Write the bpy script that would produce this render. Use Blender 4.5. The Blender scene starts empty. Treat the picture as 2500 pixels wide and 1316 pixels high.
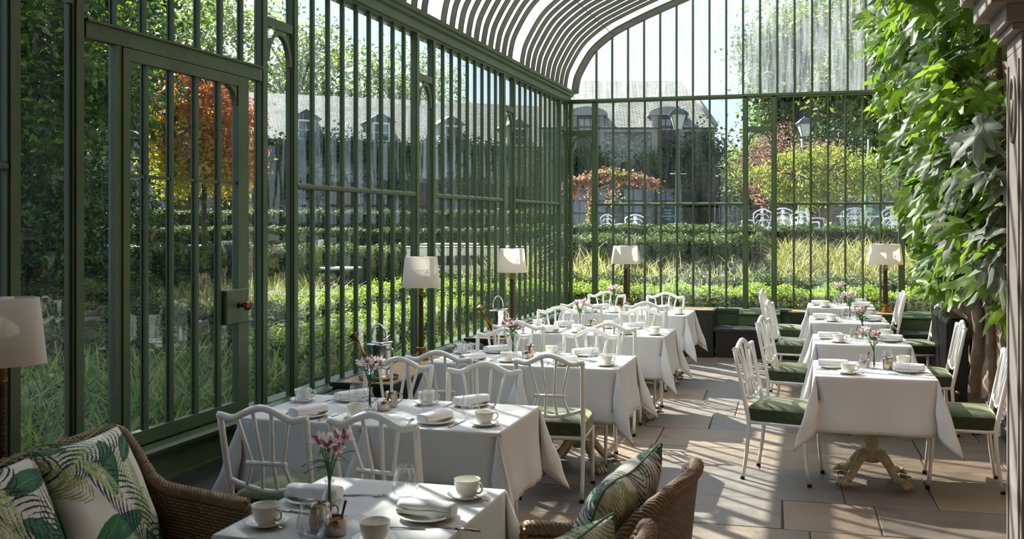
import bpy, math, random
import numpy as np
from mathutils import Vector, Matrix
random.seed(7)
RNG = np.random.default_rng(11)
S = bpy.context.scene
COL = S.collection
PI = math.pi
D2R = PI/180

# ------------------------------------------------------------------ helpers
class MB:
    def __init__(s): s.v = []; s.f = []; s.mi = []; s.sm = []
    def add(s, vs, fs, m=0, smooth=False):
        o = len(s.v); s.v.extend([tuple(p) for p in vs])
        for f in fs:
            s.f.append(tuple(i+o for i in f)); s.mi.append(m); s.sm.append(smooth)
        return s
    def box(s, x0, x1, y0, y1, z0, z1, m=0):
        vs = [(x0,y0,z0),(x1,y0,z0),(x1,y1,z0),(x0,y1,z0),(x0,y0,z1),(x1,y0,z1),(x1,y1,z1),(x0,y1,z1)]
        return s.add(vs, [(0,3,2,1),(4,5,6,7),(0,1,5,4),(1,2,6,5),(2,3,7,6),(3,0,4,7)], m)
    def cbox(s, x0, x1, y0, y1, z0, z1, c=.004, m=0):
        """box with chamfered vertical edges and top/bottom edges"""
        rings = []
        for z, i in ((z0, c), (z0+c, 0), (z1-c, 0), (z1, c)):
            a = [(x0+i+c,y0+i),(x1-i-c,y0+i),(x1-i,y0+i+c),(x1-i,y1-i-c),(x1-i-c,y1-i),(x0+i+c,y1-i),(x0+i,y1-i-c),(x0+i,y0+i+c)]
            rings.append([(x,y,z) for x,y in a])
        return s.rings(rings, m=m, smooth=False)
    def rings(s, rings, m=0, smooth=True, cap0=True, cap1=True, closed=True):
        n = len(rings[0]); vs = [p for r in rings for p in r]; fs = []
        for i in range(len(rings)-1):
            for j in range(n if closed else n-1):
                k = (j+1) % n
                fs.append((i*n+j, i*n+k, (i+1)*n+k, (i+1)*n+j))
        o = len(s.v)
        s.add(vs, fs, m, smooth)
        if cap0: s.f.append(tuple(o+j for j in reversed(range(n)))); s.mi.append(m); s.sm.append(False)
        if cap1: s.f.append(tuple(o+(len(rings)-1)*n+j for j in range(n))); s.mi.append(m); s.sm.append(False)
        return s
    def tube(s, pts, r, n=8, m=0, cap=True, squash=1.0, up=None):
        pts = [Vector(p) for p in pts]; N = len(pts)
        rs = r if isinstance(r, (list, tuple)) else [r]*N
        rings = []; ref = Vector(up) if up else None
        t0 = (pts[1]-pts[0]).normalized()
        if ref is None: ref = Vector((0,0,1)) if abs(t0.z) < .9 else Vector((1,0,0))
        a = t0.cross(ref).normalized()
        for i, p in enumerate(pts):
            if i == 0: t = pts[1]-pts[0]
            elif i == N-1: t = pts[-1]-pts[-2]
            else: t = (pts[i+1]-pts[i]).normalized()+(pts[i]-pts[i-1]).normalized()
            t.normalize()
            a = a - t*a.dot(t)
            if a.length < 1e-6: a = t.orthogonal()
            a.normalize(); b = t.cross(a)
            rings.append([tuple(p+(a*math.cos(2*PI*j/n)*squash+b*math.sin(2*PI*j/n))*rs[i]) for j in range(n)])
        return s.rings(rings, m=m, cap0=cap, cap1=cap)
    def lathe(s, prof, n=24, c=(0,0,0), m=0, cap0=False, cap1=False, sx=1, sy=1, off=None):
        rings = []
        for k, (r, z) in enumerate(prof):
            rings.append([(c[0]+r*sx*math.cos(2*PI*j/n), c[1]+r*sy*math.sin(2*PI*j/n), c[2]+z) for j in range(n)])
        return s.rings(rings, m=m, cap0=cap0, cap1=cap1)
    def grid(s, P, m=0, smooth=True, wrap=False):
        """P: array rows x cols x 3"""
        R = len(P); Cn = len(P[0]); vs = [tuple(p) for row in P for p in row]; fs = []
        for i in range(R-1):
            for j in range(Cn if wrap else Cn-1):
                k = (j+1) % Cn
                fs.append((i*Cn+j, i*Cn+k, (i+1)*Cn+k, (i+1)*Cn+j))
        return s.add(vs, fs, m, smooth)
    def xf(s, M, i0=0):
        s.v[i0:] = [tuple(M @ Vector(p)) for p in s.v[i0:]]
        return s
    def build(s, name, mats, parent=None, label=None, bevel=0):
        me = bpy.data.meshes.new(name); me.from_pydata(s.v, [], s.f)
        if not isinstance(mats, (list, tuple)): mats = [mats]
        for mt in mats: me.materials.append(mt)
        me.polygons.foreach_set('material_index', s.mi); me.polygons.foreach_set('use_smooth', s.sm)
        me.update()
        o = bpy.data.objects.new(name, me); COL.objects.link(o)
        if parent: o.parent = parent
        if label: o['label'] = label
        if bevel:
            b = o.modifiers.new('b', 'BEVEL'); b.width = bevel; b.segments = 2; b.limit_method = 'ANGLE'
        return o

def npmesh(name, V, F, mats, parent=None, smooth=False, colors=None, mi=None):
    me = bpy.data.meshes.new(name)
    V = np.asarray(V, np.float32); F = np.asarray(F, np.int32); k = F.shape[1]
    me.vertices.add(len(V)); me.vertices.foreach_set('co', V.ravel())
    me.loops.add(F.size); me.loops.foreach_set('vertex_index', F.ravel())
    me.polygons.add(len(F)); me.polygons.foreach_set('loop_start', np.arange(0, F.size, k, dtype=np.int32))
    me.polygons.foreach_set('loop_total', np.full(len(F), k, np.int32))
    if not isinstance(mats, (list, tuple)): mats = [mats]
    for m in mats: me.materials.append(m)
    if mi is not None: me.polygons.foreach_set('material_index', np.asarray(mi, np.int32))
    me.polygons.foreach_set('use_smooth', np.full(len(F), smooth, bool))
    me.update(calc_edges=True); me.validate()
    if colors is not None:
        a = me.color_attributes.new('Col', 'FLOAT_COLOR', 'POINT')
        a.data.foreach_set('color', np.asarray(colors, np.float32).ravel())
    o = bpy.data.objects.new(name, me); COL.objects.link(o)
    if parent: o.parent = parent
    return o

def empty(name, loc=(0,0,0), rz=0):
    o = bpy.data.objects.new(name, None); COL.objects.link(o)
    o.location = loc; o.rotation_euler = (0,0,rz); o.empty_display_size = .05
    return o
def tag(o, label=None, cat=None, group=None, kind=None):
    if label: o['label'] = label
    if cat: o['category'] = cat
    if group: o['group'] = group
    if kind: o['kind'] = kind
    return o
def struct(o): o['kind'] = 'structure'; return o
def children(o): return [c for c in bpy.data.objects if c.parent == o]
_tree = {}
def freeze(o):
    """remember a prototype's parts, so that copies need no search"""
    _tree[o.name] = [(c, children(c)) for c in children(o)]
    return o
_used = set()
def place(proto, loc, rz=0, label=None, cat=None, group=None, scale=None):
    """the first call moves the prototype itself, later ones copy it with its parts"""
    if proto.name in _used:
        r = proto.copy(); COL.objects.link(r)
        for c, gs in _tree.get(proto.name, []):
            d = c.copy(); COL.objects.link(d); d.parent = r
            for g in gs:
                e = g.copy(); COL.objects.link(e); e.parent = d
        for k in ('label', 'group'):
            if k in r: del r[k]
    else: r = proto; _used.add(proto.name)
    r.location = loc; r.rotation_euler = (0,0,rz)
    if scale: r.scale = (scale,)*3 if not isinstance(scale, tuple) else scale
    tag(r, label, cat, group)
    return r
def smooth_path(pts, n=6):
    P = [Vector(p) for p in pts]; out = []
    P = [P[0]*2-P[1]]+P+[P[-1]*2-P[-2]]
    for i in range(1, len(P)-2):
        for k in range(n):
            t = k/n; a, b, c, d = P[i-1], P[i], P[i+1], P[i+2]
            out.append(.5*((2*b)+(c-a)*t+(2*a-5*b+4*c-d)*t*t+(3*b-a-3*c+d)*t**3))
    out.append(P[-2]); return out

# ------------------------------------------------------------------ materials
def nt(name):
    m = bpy.data.materials.new(name); m.use_nodes = True
    t = m.node_tree; t.nodes.clear()
    out = t.nodes.new('ShaderNodeOutputMaterial')
    return m, t, out
def N(t, k, **kw):
    n = t.nodes.new(k)
    for a, b in kw.items():
        if a.startswith('i_'):
            key = a[2:]; key = int(key) if key.isdigit() else key.replace('_', ' ')
            n.inputs[key].default_value = b
        else: setattr(n, a, b)
    return n
def L(t, a, b): t.links.new(a, b)
def hexc(h):
    h = h.lstrip('#'); c = [int(h[i:i+2], 16)/255 for i in (0,2,4)]
    return tuple((x/12.92 if x <= .04045 else ((x+.055)/1.055)**2.4) for x in c)+(1,)
def ramp(t, fac, stops):
    r = N(t, 'ShaderNodeValToRGB'); e = r.color_ramp.elements
    while len(e) < len(stops): e.new(.5)
    for i, (p, c) in enumerate(stops):
        e[i].position = p; e[i].color = c if len(c) == 4 else tuple(c)+(1,)
    L(t, fac, r.inputs[0]); return r.outputs[0]
def noise(t, scale, detail=4, rough=.6, vec=None, dist=0):
    n = N(t, 'ShaderNodeTexNoise', i_Scale=scale, i_Detail=detail, i_Roughness=rough, i_Distortion=dist)
    if vec is not None: L(t, vec, n.inputs['Vector'])
    return n.outputs['Fac']
def coord(t, which='Object', scale=None):
    c = N(t, 'ShaderNodeTexCoord').outputs[which]
    if scale:
        mp = N(t, 'ShaderNodeMapping'); mp.inputs['Scale'].default_value = scale
        L(t, c, mp.inputs[0]); return mp.outputs[0]
    return c
def bump(t, h, strength=.3, dist=.01):
    b = N(t, 'ShaderNodeBump', i_Strength=strength, i_Distance=dist); L(t, h, b.inputs['Height']); return b.outputs[0]
def pbr(name, col, rough=.5, metal=0, var=0, vscale=8, bmp=0, bscale=60, spec=.5, coat=0, col2=None, sss=0):
    m, t, out = nt(name); p = N(t, 'ShaderNodeBsdfPrincipled')
    c = hexc(col) if isinstance(col, str) else col
    p.inputs['Base Color'].default_value = c
    p.inputs['Roughness'].default_value = rough; p.inputs['Metallic'].default_value = metal
    p.inputs['Specular IOR Level'].default_value = spec; p.inputs['Coat Weight'].default_value = coat
    co = coord(t)
    if var or col2:
        c2 = (hexc(col2) if isinstance(col2, str) else col2) if col2 else tuple(x*(1-var) for x in c[:3])+(1,)
        L(t, ramp(t, noise(t, vscale, 5, .65, co), [(.3, c2), (.7, c)]), p.inputs['Base Color'])
    if bmp: L(t, bump(t, noise(t, bscale, 4, .6, co), bmp, .01), p.inputs['Normal'])
    L(t, p.outputs[0], out.inputs[0]); return m

M = {}
M['enamel'] = pbr('white_enamel', '#E9E6DF', .32, var=.05, vscale=10, bmp=.06, bscale=30)
M['rubber'] = pbr('black_rubber', '#15110F', .7)
M['china'] = pbr('white_china', '#EFEBE0', .12, coat=.4)
M['steel'] = pbr('polished_steel', '#B9B6B0', .16, metal=1)
M['silver'] = pbr('hammered_silver', '#C9B8A8', .2, metal=1, bmp=.5, bscale=45, var=.2, vscale=30)
M['chrome'] = pbr('chrome', '#D8D6D2', .07, metal=1)
M['brass'] = pbr('aged_brass', '#8F7046', .3, metal=1, var=.4, vscale=20)
M['bronze'] = pbr('dark_carved_bronze', '#2A1B12', .38, metal=.5, col2='#4E3620', vscale=70, bmp=.8, bscale=90)
M['copper'] = pbr('copper_knob', '#8C5C42', .3, metal=1)
M['castiron'] = pbr('black_cast_iron', '#1A1815', .42, metal=.2, bmp=.15, bscale=80)
M['cream_iron'] = pbr('cream_cast_iron', '#D8CAA8', .6, col2='#A08E6C', vscale=25, bmp=.8, bscale=40)
M['dark_wood'] = pbr('near_black_painted_wood', '#1C1B17', .4, var=.3, vscale=6, bmp=.1, bscale=40)
M['dark_board'] = pbr('dark_olive_boards', '#26261C', .45, var=.35, vscale=5, bmp=.1, bscale=40)
M['oak'] = pbr('pale_oak_top', '#B58E58', .4, var=.25, vscale=10)
M['skirt'] = pbr('slate_grey_paint', '#4E5150', .5, var=.2, vscale=6)
M['slate_board'] = pbr('board_under_cloth', '#6B5A45', .6)
M['napkin'] = pbr('white_linen_napkin', '#EAE8E6', .85, bmp=.15, bscale=250)
M['black_plastic'] = pbr('black_handle', '#1B1A1C', .35)
M['glassware_rim'] = None

def mat_green():
    m, t, out = nt('sage_green_gloss_paint'); p = N(t, 'ShaderNodeBsdfPrincipled')
    co = coord(t)
    a = ramp(t, noise(t, 3.0, 6, .7, co), [(.3, hexc('#404F33')), (.7, hexc('#506340'))])
    st = noise(t, 22, 6, .75, coord(t, 'Object', (1,1,.12)))
    b = ramp(t, st, [(.60, (0,0,0,1)), (.74, (1,1,1,1))])
    mx = N(t, 'ShaderNodeMix', data_type='RGBA'); mx.inputs[7].default_value = hexc('#3A4634')
    L(t, b, mx.inputs[0]); L(t, a, mx.inputs[6]); L(t, mx.outputs[2], p.inputs['Base Color'])
    p.inputs['Roughness'].default_value = .42
    L(t, bump(t, noise(t, 35, 5, .7, co), .18, .01), p.inputs['Normal'])
    L(t, p.outputs[0], out.inputs[0]); return m
M['green'] = mat_green()
M['rib'] = pbr('weathered_rib_paint', '#4A4938', .55, col2='#38392A', vscale=9, bmp=.15, bscale=40)

def schlick(t, f0=.045, wav=None):
    """angle-dependent reflectance, the same from both sides of a thin pane"""
    g = N(t, 'ShaderNodeNewGeometry'); d = N(t, 'ShaderNodeVectorMath', operation='DOT_PRODUCT')
    L(t, g.outputs['Incoming'], d.inputs[0]); L(t, g.outputs['Normal'], d.inputs[1])
    a = N(t, 'ShaderNodeMath', operation='ABSOLUTE'); L(t, d.outputs['Value'], a.inputs[0])
    s1 = N(t, 'ShaderNodeMath', operation='SUBTRACT'); s1.inputs[0].default_value = 1; L(t, a.outputs[0], s1.inputs[1])
    pw = N(t, 'ShaderNodeMath', operation='POWER'); L(t, s1.outputs[0], pw.inputs[0]); pw.inputs[1].default_value = 5
    ml = N(t, 'ShaderNodeMath', operation='MULTIPLY_ADD'); L(t, pw.outputs[0], ml.inputs[0])
    ml.inputs[1].default_value = 1-f0; ml.inputs[2].default_value = f0
    return ml.outputs[0]
def mat_glass(name, tint=(.93,.97,.95,1), dirt=0.0, dscale=(3,3,.35), haze=(.8,.84,.84,1), low=.35, high=.75, base=0.0, wav=.25, wdist=.012):
    m, t, out = nt(name)
    tr = N(t, 'ShaderNodeBsdfTransparent'); tr.inputs[0].default_value = tint
    gl = N(t, 'ShaderNodeBsdfGlossy'); gl.inputs['Roughness'].default_value = .015
    co = coord(t, 'Object', (1.6,1.6,.5))
    if wav: L(t, bump(t, noise(t, 2.2, 2, .5, co), wav, wdist), gl.inputs['Normal'])
    mx = N(t, 'ShaderNodeMixShader'); L(t, schlick(t), mx.inputs[0]); L(t, tr.outputs[0], mx.inputs[1]); L(t, gl.outputs[0], mx.inputs[2])
    last = mx.outputs[0]
    if dirt or base:
        df = N(t, 'ShaderNodeBsdfDiffuse'); df.inputs[0].default_value = haze
        tl = N(t, 'ShaderNodeBsdfTranslucent'); tl.inputs[0].default_value = haze
        ms = N(t, 'ShaderNodeMixShader'); ms.inputs[0].default_value = .7; L(t, df.outputs[0], ms.inputs[1]); L(t, tl.outputs[0], ms.inputs[2])
        n = noise(t, 3.0, 6, .7, coord(t, 'Object', dscale))
        mr = N(t, 'ShaderNodeMapRange'); mr.inputs[1].default_value = low; mr.inputs[2].default_value = high
        mr.inputs[3].default_value = base; mr.inputs[4].default_value = base+dirt; L(t, n, mr.inputs[0])
        m2 = N(t, 'ShaderNodeMixShader'); L(t, mr.outputs[0], m2.inputs[0]); L(t, last, m2.inputs[1]); L(t, ms.outputs[0], m2.inputs[2])
        last = m2.outputs[0]
    L(t, last, out.inputs[0]); return m
M['pane'] = mat_glass('old_window_glass', dirt=.018)
M['pane_gable'] = mat_glass('streaked_gable_glass', dirt=.17, base=.04, dscale=(5,5,.45), low=.4, high=.7, haze=(.86,.9,.94,1))
M['pane_roof'] = mat_glass('whitewashed_roof_glass', dirt=.25, base=.50, dscale=(1,1,1), haze=(.86,.91,.97,1), wav=0)
def mat_tumbler():
    m, t, out = nt('clear_drinking_glass')
    tr = N(t, 'ShaderNodeBsdfTransparent'); tr.inputs[0].default_value = (.975,.98,.985,1)
    gl = N(t, 'ShaderNodeBsdfGlossy'); gl.inputs['Roughness'].default_value = .01
    mx = N(t, 'ShaderNodeMixShader')
    L(t, schlick(t, .10), mx.inputs[0]); L(t, tr.outputs[0], mx.inputs[1]); L(t, gl.outputs[0], mx.inputs[2])
    L(t, mx.outputs[0], out.inputs[0]); return m
M['tumbler'] = mat_tumbler()

def mat_cloth():
    m, t, out = nt('white_cotton_tablecloth'); p = N(t, 'ShaderNodeBsdfPrincipled')
    p.inputs['Base Color'].default_value = hexc('#E6E4E2'); p.inputs['Roughness'].default_value = .85
    L(t, bump(t, noise(t, 9, 3, .5, coord(t)), .12, .02), p.inputs['Normal'])
    tl = N(t, 'ShaderNodeBsdfTranslucent'); tl.inputs[0].default_value = (.8,.76,.72,1)
    mx = N(t, 'ShaderNodeMixShader'); mx.inputs[0].default_value = .18
    L(t, p.outputs[0], mx.inputs[1]); L(t, tl.outputs[0], mx.inputs[2]); L(t, mx.outputs[0], out.inputs[0]); return m
M['cloth'] = mat_cloth()
def mat_shade():
    m, t, out = nt('cream_linen_lampshade'); d = N(t, 'ShaderNodeBsdfDiffuse'); d.inputs[0].default_value = hexc('#F0EAE0')
    tl = N(t, 'ShaderNodeBsdfTranslucent'); tl.inputs[0].default_value = hexc('#F3EEE6')
    mx = N(t, 'ShaderNodeMixShader'); mx.inputs[0].default_value = .45
    L(t, d.outputs[0], mx.inputs[1]); L(t, tl.outputs[0], mx.inputs[2]); L(t, mx.outputs[0], out.inputs[0]); return m
M['shade'] = mat_shade()
def mat_velvet():
    m, t, out = nt('mottled_green_velvet'); p = N(t, 'ShaderNodeBsdfPrincipled')
    n = noise(t, 60, 6, .75, coord(t, 'Object', (1,.35,1)))
    L(t, ramp(t, n, [(.35, hexc('#1C2A18')), (.68, hexc('#485836'))]), p.inputs['Base Color'])
    p.inputs['Roughness'].default_value = .75; p.inputs['Sheen Weight'].default_value = 1.0
    p.inputs['Sheen Tint'].default_value = hexc('#D2CFA8'); p.inputs['Sheen Roughness'].default_value = .4
    L(t, bump(t, n, .25, .004), p.inputs['Normal']); L(t, p.outputs[0], out.inputs[0]); return m
M['velvet'] = mat_velvet()

def mat_leaf(name, cols, trans=.45, rough=.45, big=0, grad=None):
    """foliage; every leaf is an island with its own tone"""
    m, t, out = nt(name); g = N(t, 'ShaderNodeNewGeometry')
    f = g.outputs['Random Per Island']
    if big:
        nz = noise(t, big, 3, .6, coord(t)); mm = N(t, 'ShaderNodeMath', operation='MULTIPLY_ADD')
        L(t, nz, mm.inputs[0]); mm.inputs[1].default_value = 2.2; mm.inputs[2].default_value = -.85
        ad = N(t, 'ShaderNodeMath', operation='MULTIPLY_ADD'); L(t, f, ad.inputs[0]); ad.inputs[1].default_value = .45; L(t, mm.outputs[0], ad.inputs[2]); f = ad.outputs[0]
    if grad:
        sx = N(t, 'ShaderNodeSeparateXYZ'); L(t, coord(t), sx.inputs[0]); a1 = N(t, 'ShaderNodeMath', operation='MULTIPLY_ADD'); L(t, sx.outputs[0], a1.inputs[0]); a1.inputs[1].default_value = grad[0]; a1.inputs[2].default_value = grad[2]
        a2 = N(t, 'ShaderNodeMath', operation='MULTIPLY_ADD'); L(t, sx.outputs[2], a2.inputs[0]); a2.inputs[1].default_value = grad[1]; L(t, a1.outputs[0], a2.inputs[2])
        a3 = N(t, 'ShaderNodeMath', operation='MULTIPLY_ADD'); L(t, f, a3.inputs[0]); a3.inputs[1].default_value = .35; L(t, a2.outputs[0], a3.inputs[2]); f = a3.outputs[0]
    k = len(cols); c = ramp(t, f, [(i/(k-1) if k > 1 else 0, hexc(x)) for i, x in enumerate(cols)])
    p = N(t, 'ShaderNodeBsdfPrincipled'); L(t, c, p.inputs['Base Color']); p.inputs['Roughness'].default_value = rough
    tl = N(t, 'ShaderNodeBsdfTranslucent'); hs = N(t, 'ShaderNodeHueSaturation', i_Saturation=1.02, i_Value=1.2); L(t, c, hs.inputs['Color']); L(t, hs.outputs[0], tl.inputs[0])
    mx = N(t, 'ShaderNodeMixShader'); mx.inputs[0].default_value = trans
    L(t, p.outputs[0], mx.inputs[1]); L(t, tl.outputs[0], mx.inputs[2]); L(t, mx.outputs[0], out.inputs[0]); return m
M['box_leaf'] = mat_leaf('box_hedge_leaves', ['#27381A','#3F5222','#566A2C','#74843C'], .35)
M['lime_leaf'] = mat_leaf('young_box_leaves', ['#4A661E','#7A962A','#A2B838','#C0C850'], .45)
M['dark_leaf'] = mat_leaf('holly_leaves', ['#16260F','#243A17','#33501F','#4A6A2A'], .25, .3)
M['oak_leaf'] = mat_leaf('oak_leaves', ['#1D3312','#34501B','#557327','#8A9A34'], .4)
M['plane_leaf'] = mat_leaf('plane_tree_leaves', ['#33481F','#55702A','#7E9136','#AFA84A'], .45)
M['pale_leaf'] = mat_leaf('bushy_pale_leaves', ['#4A5F2E','#6C8040','#93A35A','#A9A964'], .45)
M['lemon_leaf'] = mat_leaf('yellow_green_leaves', ['#5C6B2A','#7F8C3A','#9AA048','#B0B060'], .5)
M['maple_leaf'] = mat_leaf('autumn_leaves', ['#A3A838','#C9B23E','#D0983C','#BC663C','#A04840','#8E4248'], .5, .5, grad=(.16,.17,-.45))
M['red_leaf'] = mat_leaf('russet_leaves', ['#5F5C3A','#806450','#94605C','#A87878'], .45)
M['vine_leaf'] = mat_leaf('red_creeper_leaves', ['#5E6632','#8C8C48','#A48A5C','#A0645A','#B4847C'], .5, .5, big=.9)
M['ivy_leaf'] = mat_leaf('ivy_leaves', ['#132410','#20381A','#2F4F22','#3F6530'], .2, .35)
M['grass'] = mat_leaf('ornamental_grass', ['#6C7438','#8D8F48','#ADA666','#C4BC88'], .5)
M['strap'] = mat_leaf('strappy_green_leaves', ['#3C5320','#587530','#7D9440','#A9A850'], .45)
M['fig'] = mat_leaf('fig_leaves', ['#3C561A','#587622','#769630','#8CAA3E'], .58, .42)
M['fig_grey'] = mat_leaf('grey_green_fig_leaves', ['#4E5A42','#6C725C','#7C7E66'], .25, .6)  # greyer, less translucent leaf tone for part of the fig
M['bark'] = pbr('smooth_grey_brown_bark', '#84705C', .8, col2='#57473A', vscale=8, bmp=.6, bscale=22)
M['tree_bark'] = pbr('dark_tree_bark', '#4A3F34', .9, col2='#1F1A15', vscale=6, bmp=.7, bscale=14)
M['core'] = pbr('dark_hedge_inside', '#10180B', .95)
M['soil'] = pbr('garden_soil', '#3A342A', .95, col2='#2A2B1B', vscale=3, bmp=.6, bscale=25)
M['gravel'] = pbr('grey_gravel', '#8E8A80', .9, col2='#6A675E', vscale=30, bmp=.5, bscale=80)
M['white_paint'] = pbr('white_garden_paint', '#EDEDEA', .4)
M['blue_iron'] = pbr('blue_grey_lamp_post', '#3E4C58', .45)
M['lamp_glass'] = pbr('milky_lantern_glass', '#C9CDCB', .3)
M['curtain'] = pbr('net_curtains', '#B9BCC0', .8, var=.25, vscale=14)
M['dark_pane'] = pbr('dark_window_pane', '#23282C', .12)
M['brown_frame'] = pbr('brown_door_frame', '#5A3426', .5)
M['plaque'] = pbr('slate_blue_sign', '#27384A', .4)
M['sign_text'] = pbr('pale_sign_lettering', '#C9CEC9', .5)
M['umbrella'] = pbr('pale_green_umbrella_canvas', '#7E9C82', .8)
M['weathered'] = pbr('weathered_bench_timber', '#8A7A66', .8, col2='#6A5C4C', vscale=12)
M['planter'] = pbr('pale_planter', '#D8CBB8', .7)

def mat_stone(name, a, b, c, sc=2.2, mortar='#3A3834'):
    m, t, out = nt(name); p = N(t, 'ShaderNodeBsdfPrincipled'); co = coord(t, 'Object', (sc,sc,sc*1.9))
    v = N(t, 'ShaderNodeTexVoronoi'); L(t, co, v.inputs['Vector']); v.inputs['Scale'].default_value = 1; v.inputs['Randomness'].default_value = .85
    e = N(t, 'ShaderNodeTexVoronoi', feature='DISTANCE_TO_EDGE'); L(t, co, e.inputs['Vector']); e.inputs['Scale'].default_value = 1; e.inputs['Randomness'].default_value = .85
    sp = N(t, 'ShaderNodeSeparateColor'); L(t, v.outputs['Color'], sp.inputs[0])
    base = ramp(t, sp.outputs[0], [(0, hexc(a)), (.5, hexc(b)), (1, hexc(c))])
    mx = N(t, 'ShaderNodeMix', data_type='RGBA'); L(t, ramp(t, e.outputs['Distance'], [(.02, (1,1,1,1)), (.09, (0,0,0,1))]), mx.inputs[0])
    L(t, base, mx.inputs[6]); mx.inputs[7].default_value = hexc(mortar)
    m2 = N(t, 'ShaderNodeMix', data_type='RGBA', blend_type='MULTIPLY'); m2.inputs[0].default_value = .6; L(t, mx.outputs[2], m2.inputs[6])
    L(t, ramp(t, noise(t, 1.3, 6, .7, coord(t)), [(.3, (.5,.5,.5,1)), (.7, (1,1,1,1))]), m2.inputs[7]); L(t, m2.outputs[2], p.inputs['Base Color'])
    p.inputs['Roughness'].default_value = .9; L(t, bump(t, e.outputs['Distance'], .6, .05), p.inputs['Normal'])
    L(t, p.outputs[0], out.inputs[0]); return m
M['stone'] = mat_stone('grey_rubble_stone', '#B4B1AA', '#94918B', '#C9C5BA', sc=4.2, mortar='#7A766F')
M['render'] = pbr('grey_lime_render', '#B2AFA6', .9, col2='#94918A', vscale=1.5, bmp=.2, bscale=12)
def mat_slate():
    m, t, out = nt('pale_stone_slates'); p = N(t, 'ShaderNodeBsdfPrincipled')
    b = N(t, 'ShaderNodeTexBrick'); L(t, coord(t, 'UV'), b.inputs['Vector']); b.inputs['Scale'].default_value = 1
    b.inputs['Color1'].default_value = hexc('#B4AEA2'); b.inputs['Color2'].default_value = hexc('#8E887E'); b.inputs['Mortar'].default_value = hexc('#55504A')
    b.inputs['Mortar Size'].default_value = .02; b.inputs['Brick Width'].default_value = .32; b.inputs['Row Height'].default_value = .14; b.inputs['Bias'].default_value = -.2
    L(t, b.outputs[0], p.inputs['Base Color']); p.inputs['Roughness'].default_value = .75
    L(t, bump(t, b.outputs['Fac'], -.6, .04), p.inputs['Normal']); L(t, p.outputs[0], out.inputs[0]); return m
M['slate'] = mat_slate()
def mat_floor():
    m, t, out = nt('worn_sandstone_flags'); p = N(t, 'ShaderNodeBsdfPrincipled'); g = N(t, 'ShaderNodeNewGeometry')
    c = ramp(t, g.outputs['Random Per Island'], [(0, hexc('#6E675F')), (.2, hexc('#877664')), (.38, hexc('#66686A')), (.55, hexc('#836E59')), (.72, hexc('#8F7E6A')), (.86, hexc('#7C685E')), (1, hexc('#6E6E6B'))])
    n = noise(t, 2.2, 8, .72, coord(t, 'Object', (1,2.2,1)), 1.2)
    mx = N(t, 'ShaderNodeMix', data_type='RGBA', blend_type='MULTIPLY'); mx.inputs[0].default_value = .8; L(t, c, mx.inputs[6])
    L(t, ramp(t, n, [(.28, (.38,.33,.30,1)), (.5, (.78,.73,.69,1)), (.75, (1.0,.92,.80,1))]), mx.inputs[7]); L(t, mx.outputs[2], p.inputs['Base Color'])
    L(t, ramp(t, n, [(.3, (.35,.35,.35,1)), (.7, (.6,.6,.6,1))]), p.inputs['Roughness'])
    L(t, bump(t, noise(t, 7, 8, .72, coord(t)), .5, .014), p.inputs['Normal']); L(t, p.outputs[0], out.inputs[0]); return m
M['floor'] = mat_floor()
M['joint'] = pbr('dark_floor_joint', '#2A2621', .9, bmp=.5, bscale=60)
def mat_plaster():
    m, t, out = nt('old_pink_grey_plaster'); p = N(t, 'ShaderNodeBsdfPrincipled'); co = coord(t)
    n = noise(t, 2.5, 8, .72, co); L(t, ramp(t, n, [(.25, hexc('#8E7A6C')), (.5, hexc('#BDA58F')), (.75, hexc('#D2BEA8'))]), p.inputs['Base Color'])
    p.inputs['Roughness'].default_value = .9; L(t, bump(t, noise(t, 14, 8, .75, co, .6), .9, .03), p.inputs['Normal']); L(t, p.outputs[0], out.inputs[0]); return m
M['plaster'] = mat_plaster()
M['jamb'] = pbr('carved_taupe_stone', '#A39890', .7, col2='#8B7F76', vscale=6, bmp=.1, bscale=20)
def mat_wicker(name, a, b):
    m, t, out = nt(name); p = N(t, 'ShaderNodeBsdfPrincipled'); uv = coord(t, 'UV')
    br = N(t, 'ShaderNodeTexBrick'); L(t, uv, br.inputs['Vector']); br.inputs['Scale'].default_value = 1
    br.inputs['Color1'].default_value = hexc(a); br.inputs['Color2'].default_value = hexc(b); br.inputs['Mortar'].default_value = hexc('#1E150E')
    br.inputs['Mortar Size'].default_value = .003; br.inputs['Mortar Smooth'].default_value = .6; br.inputs['Brick Width'].default_value = .036; br.inputs['Row Height'].default_value = .0125; br.inputs['Bias'].default_value = -.1
    L(t, br.outputs[0], p.inputs['Base Color']); p.inputs['Roughness'].default_value = .55
    L(t, bump(t, br.outputs['Fac'], -1, .006), p.inputs['Normal']); L(t, p.outputs[0], out.inputs[0]); return m
M['wicker'] = mat_wicker('woven_brown_wicker', '#8A6A48', '#6B4E33')
M['rope'] = pbr('twisted_wicker_strands', '#9A7D5A', .5, col2='#6B4E33', vscale=30, bmp=.3, bscale=150)
def mat_print():
    m, t, out = nt('tropical_leaf_print'); p = N(t, 'ShaderNodeBsdfPrincipled')
    a = N(t, 'ShaderNodeAttribute', attribute_name='Col'); L(t, a.outputs['Color'], p.inputs['Base Color'])
    p.inputs['Roughness'].default_value = .8; L(t, bump(t, noise(t, 180, 2, .5, coord(t)), .1, .004), p.inputs['Normal']); L(t, p.outputs[0], out.inputs[0]); return m
M['print'] = mat_print()
M['stem'] = pbr('flower_stem_green', '#3F6A2A', .5)
M['flower_leaf'] = mat_leaf('flower_leaves', ['#2F5A22','#4A7A30'], .4)
M['petal'] = mat_leaf('pink_white_petals', ['#F6F0EE','#F0E2E2','#E6C8CE'], .35, .5)
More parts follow.
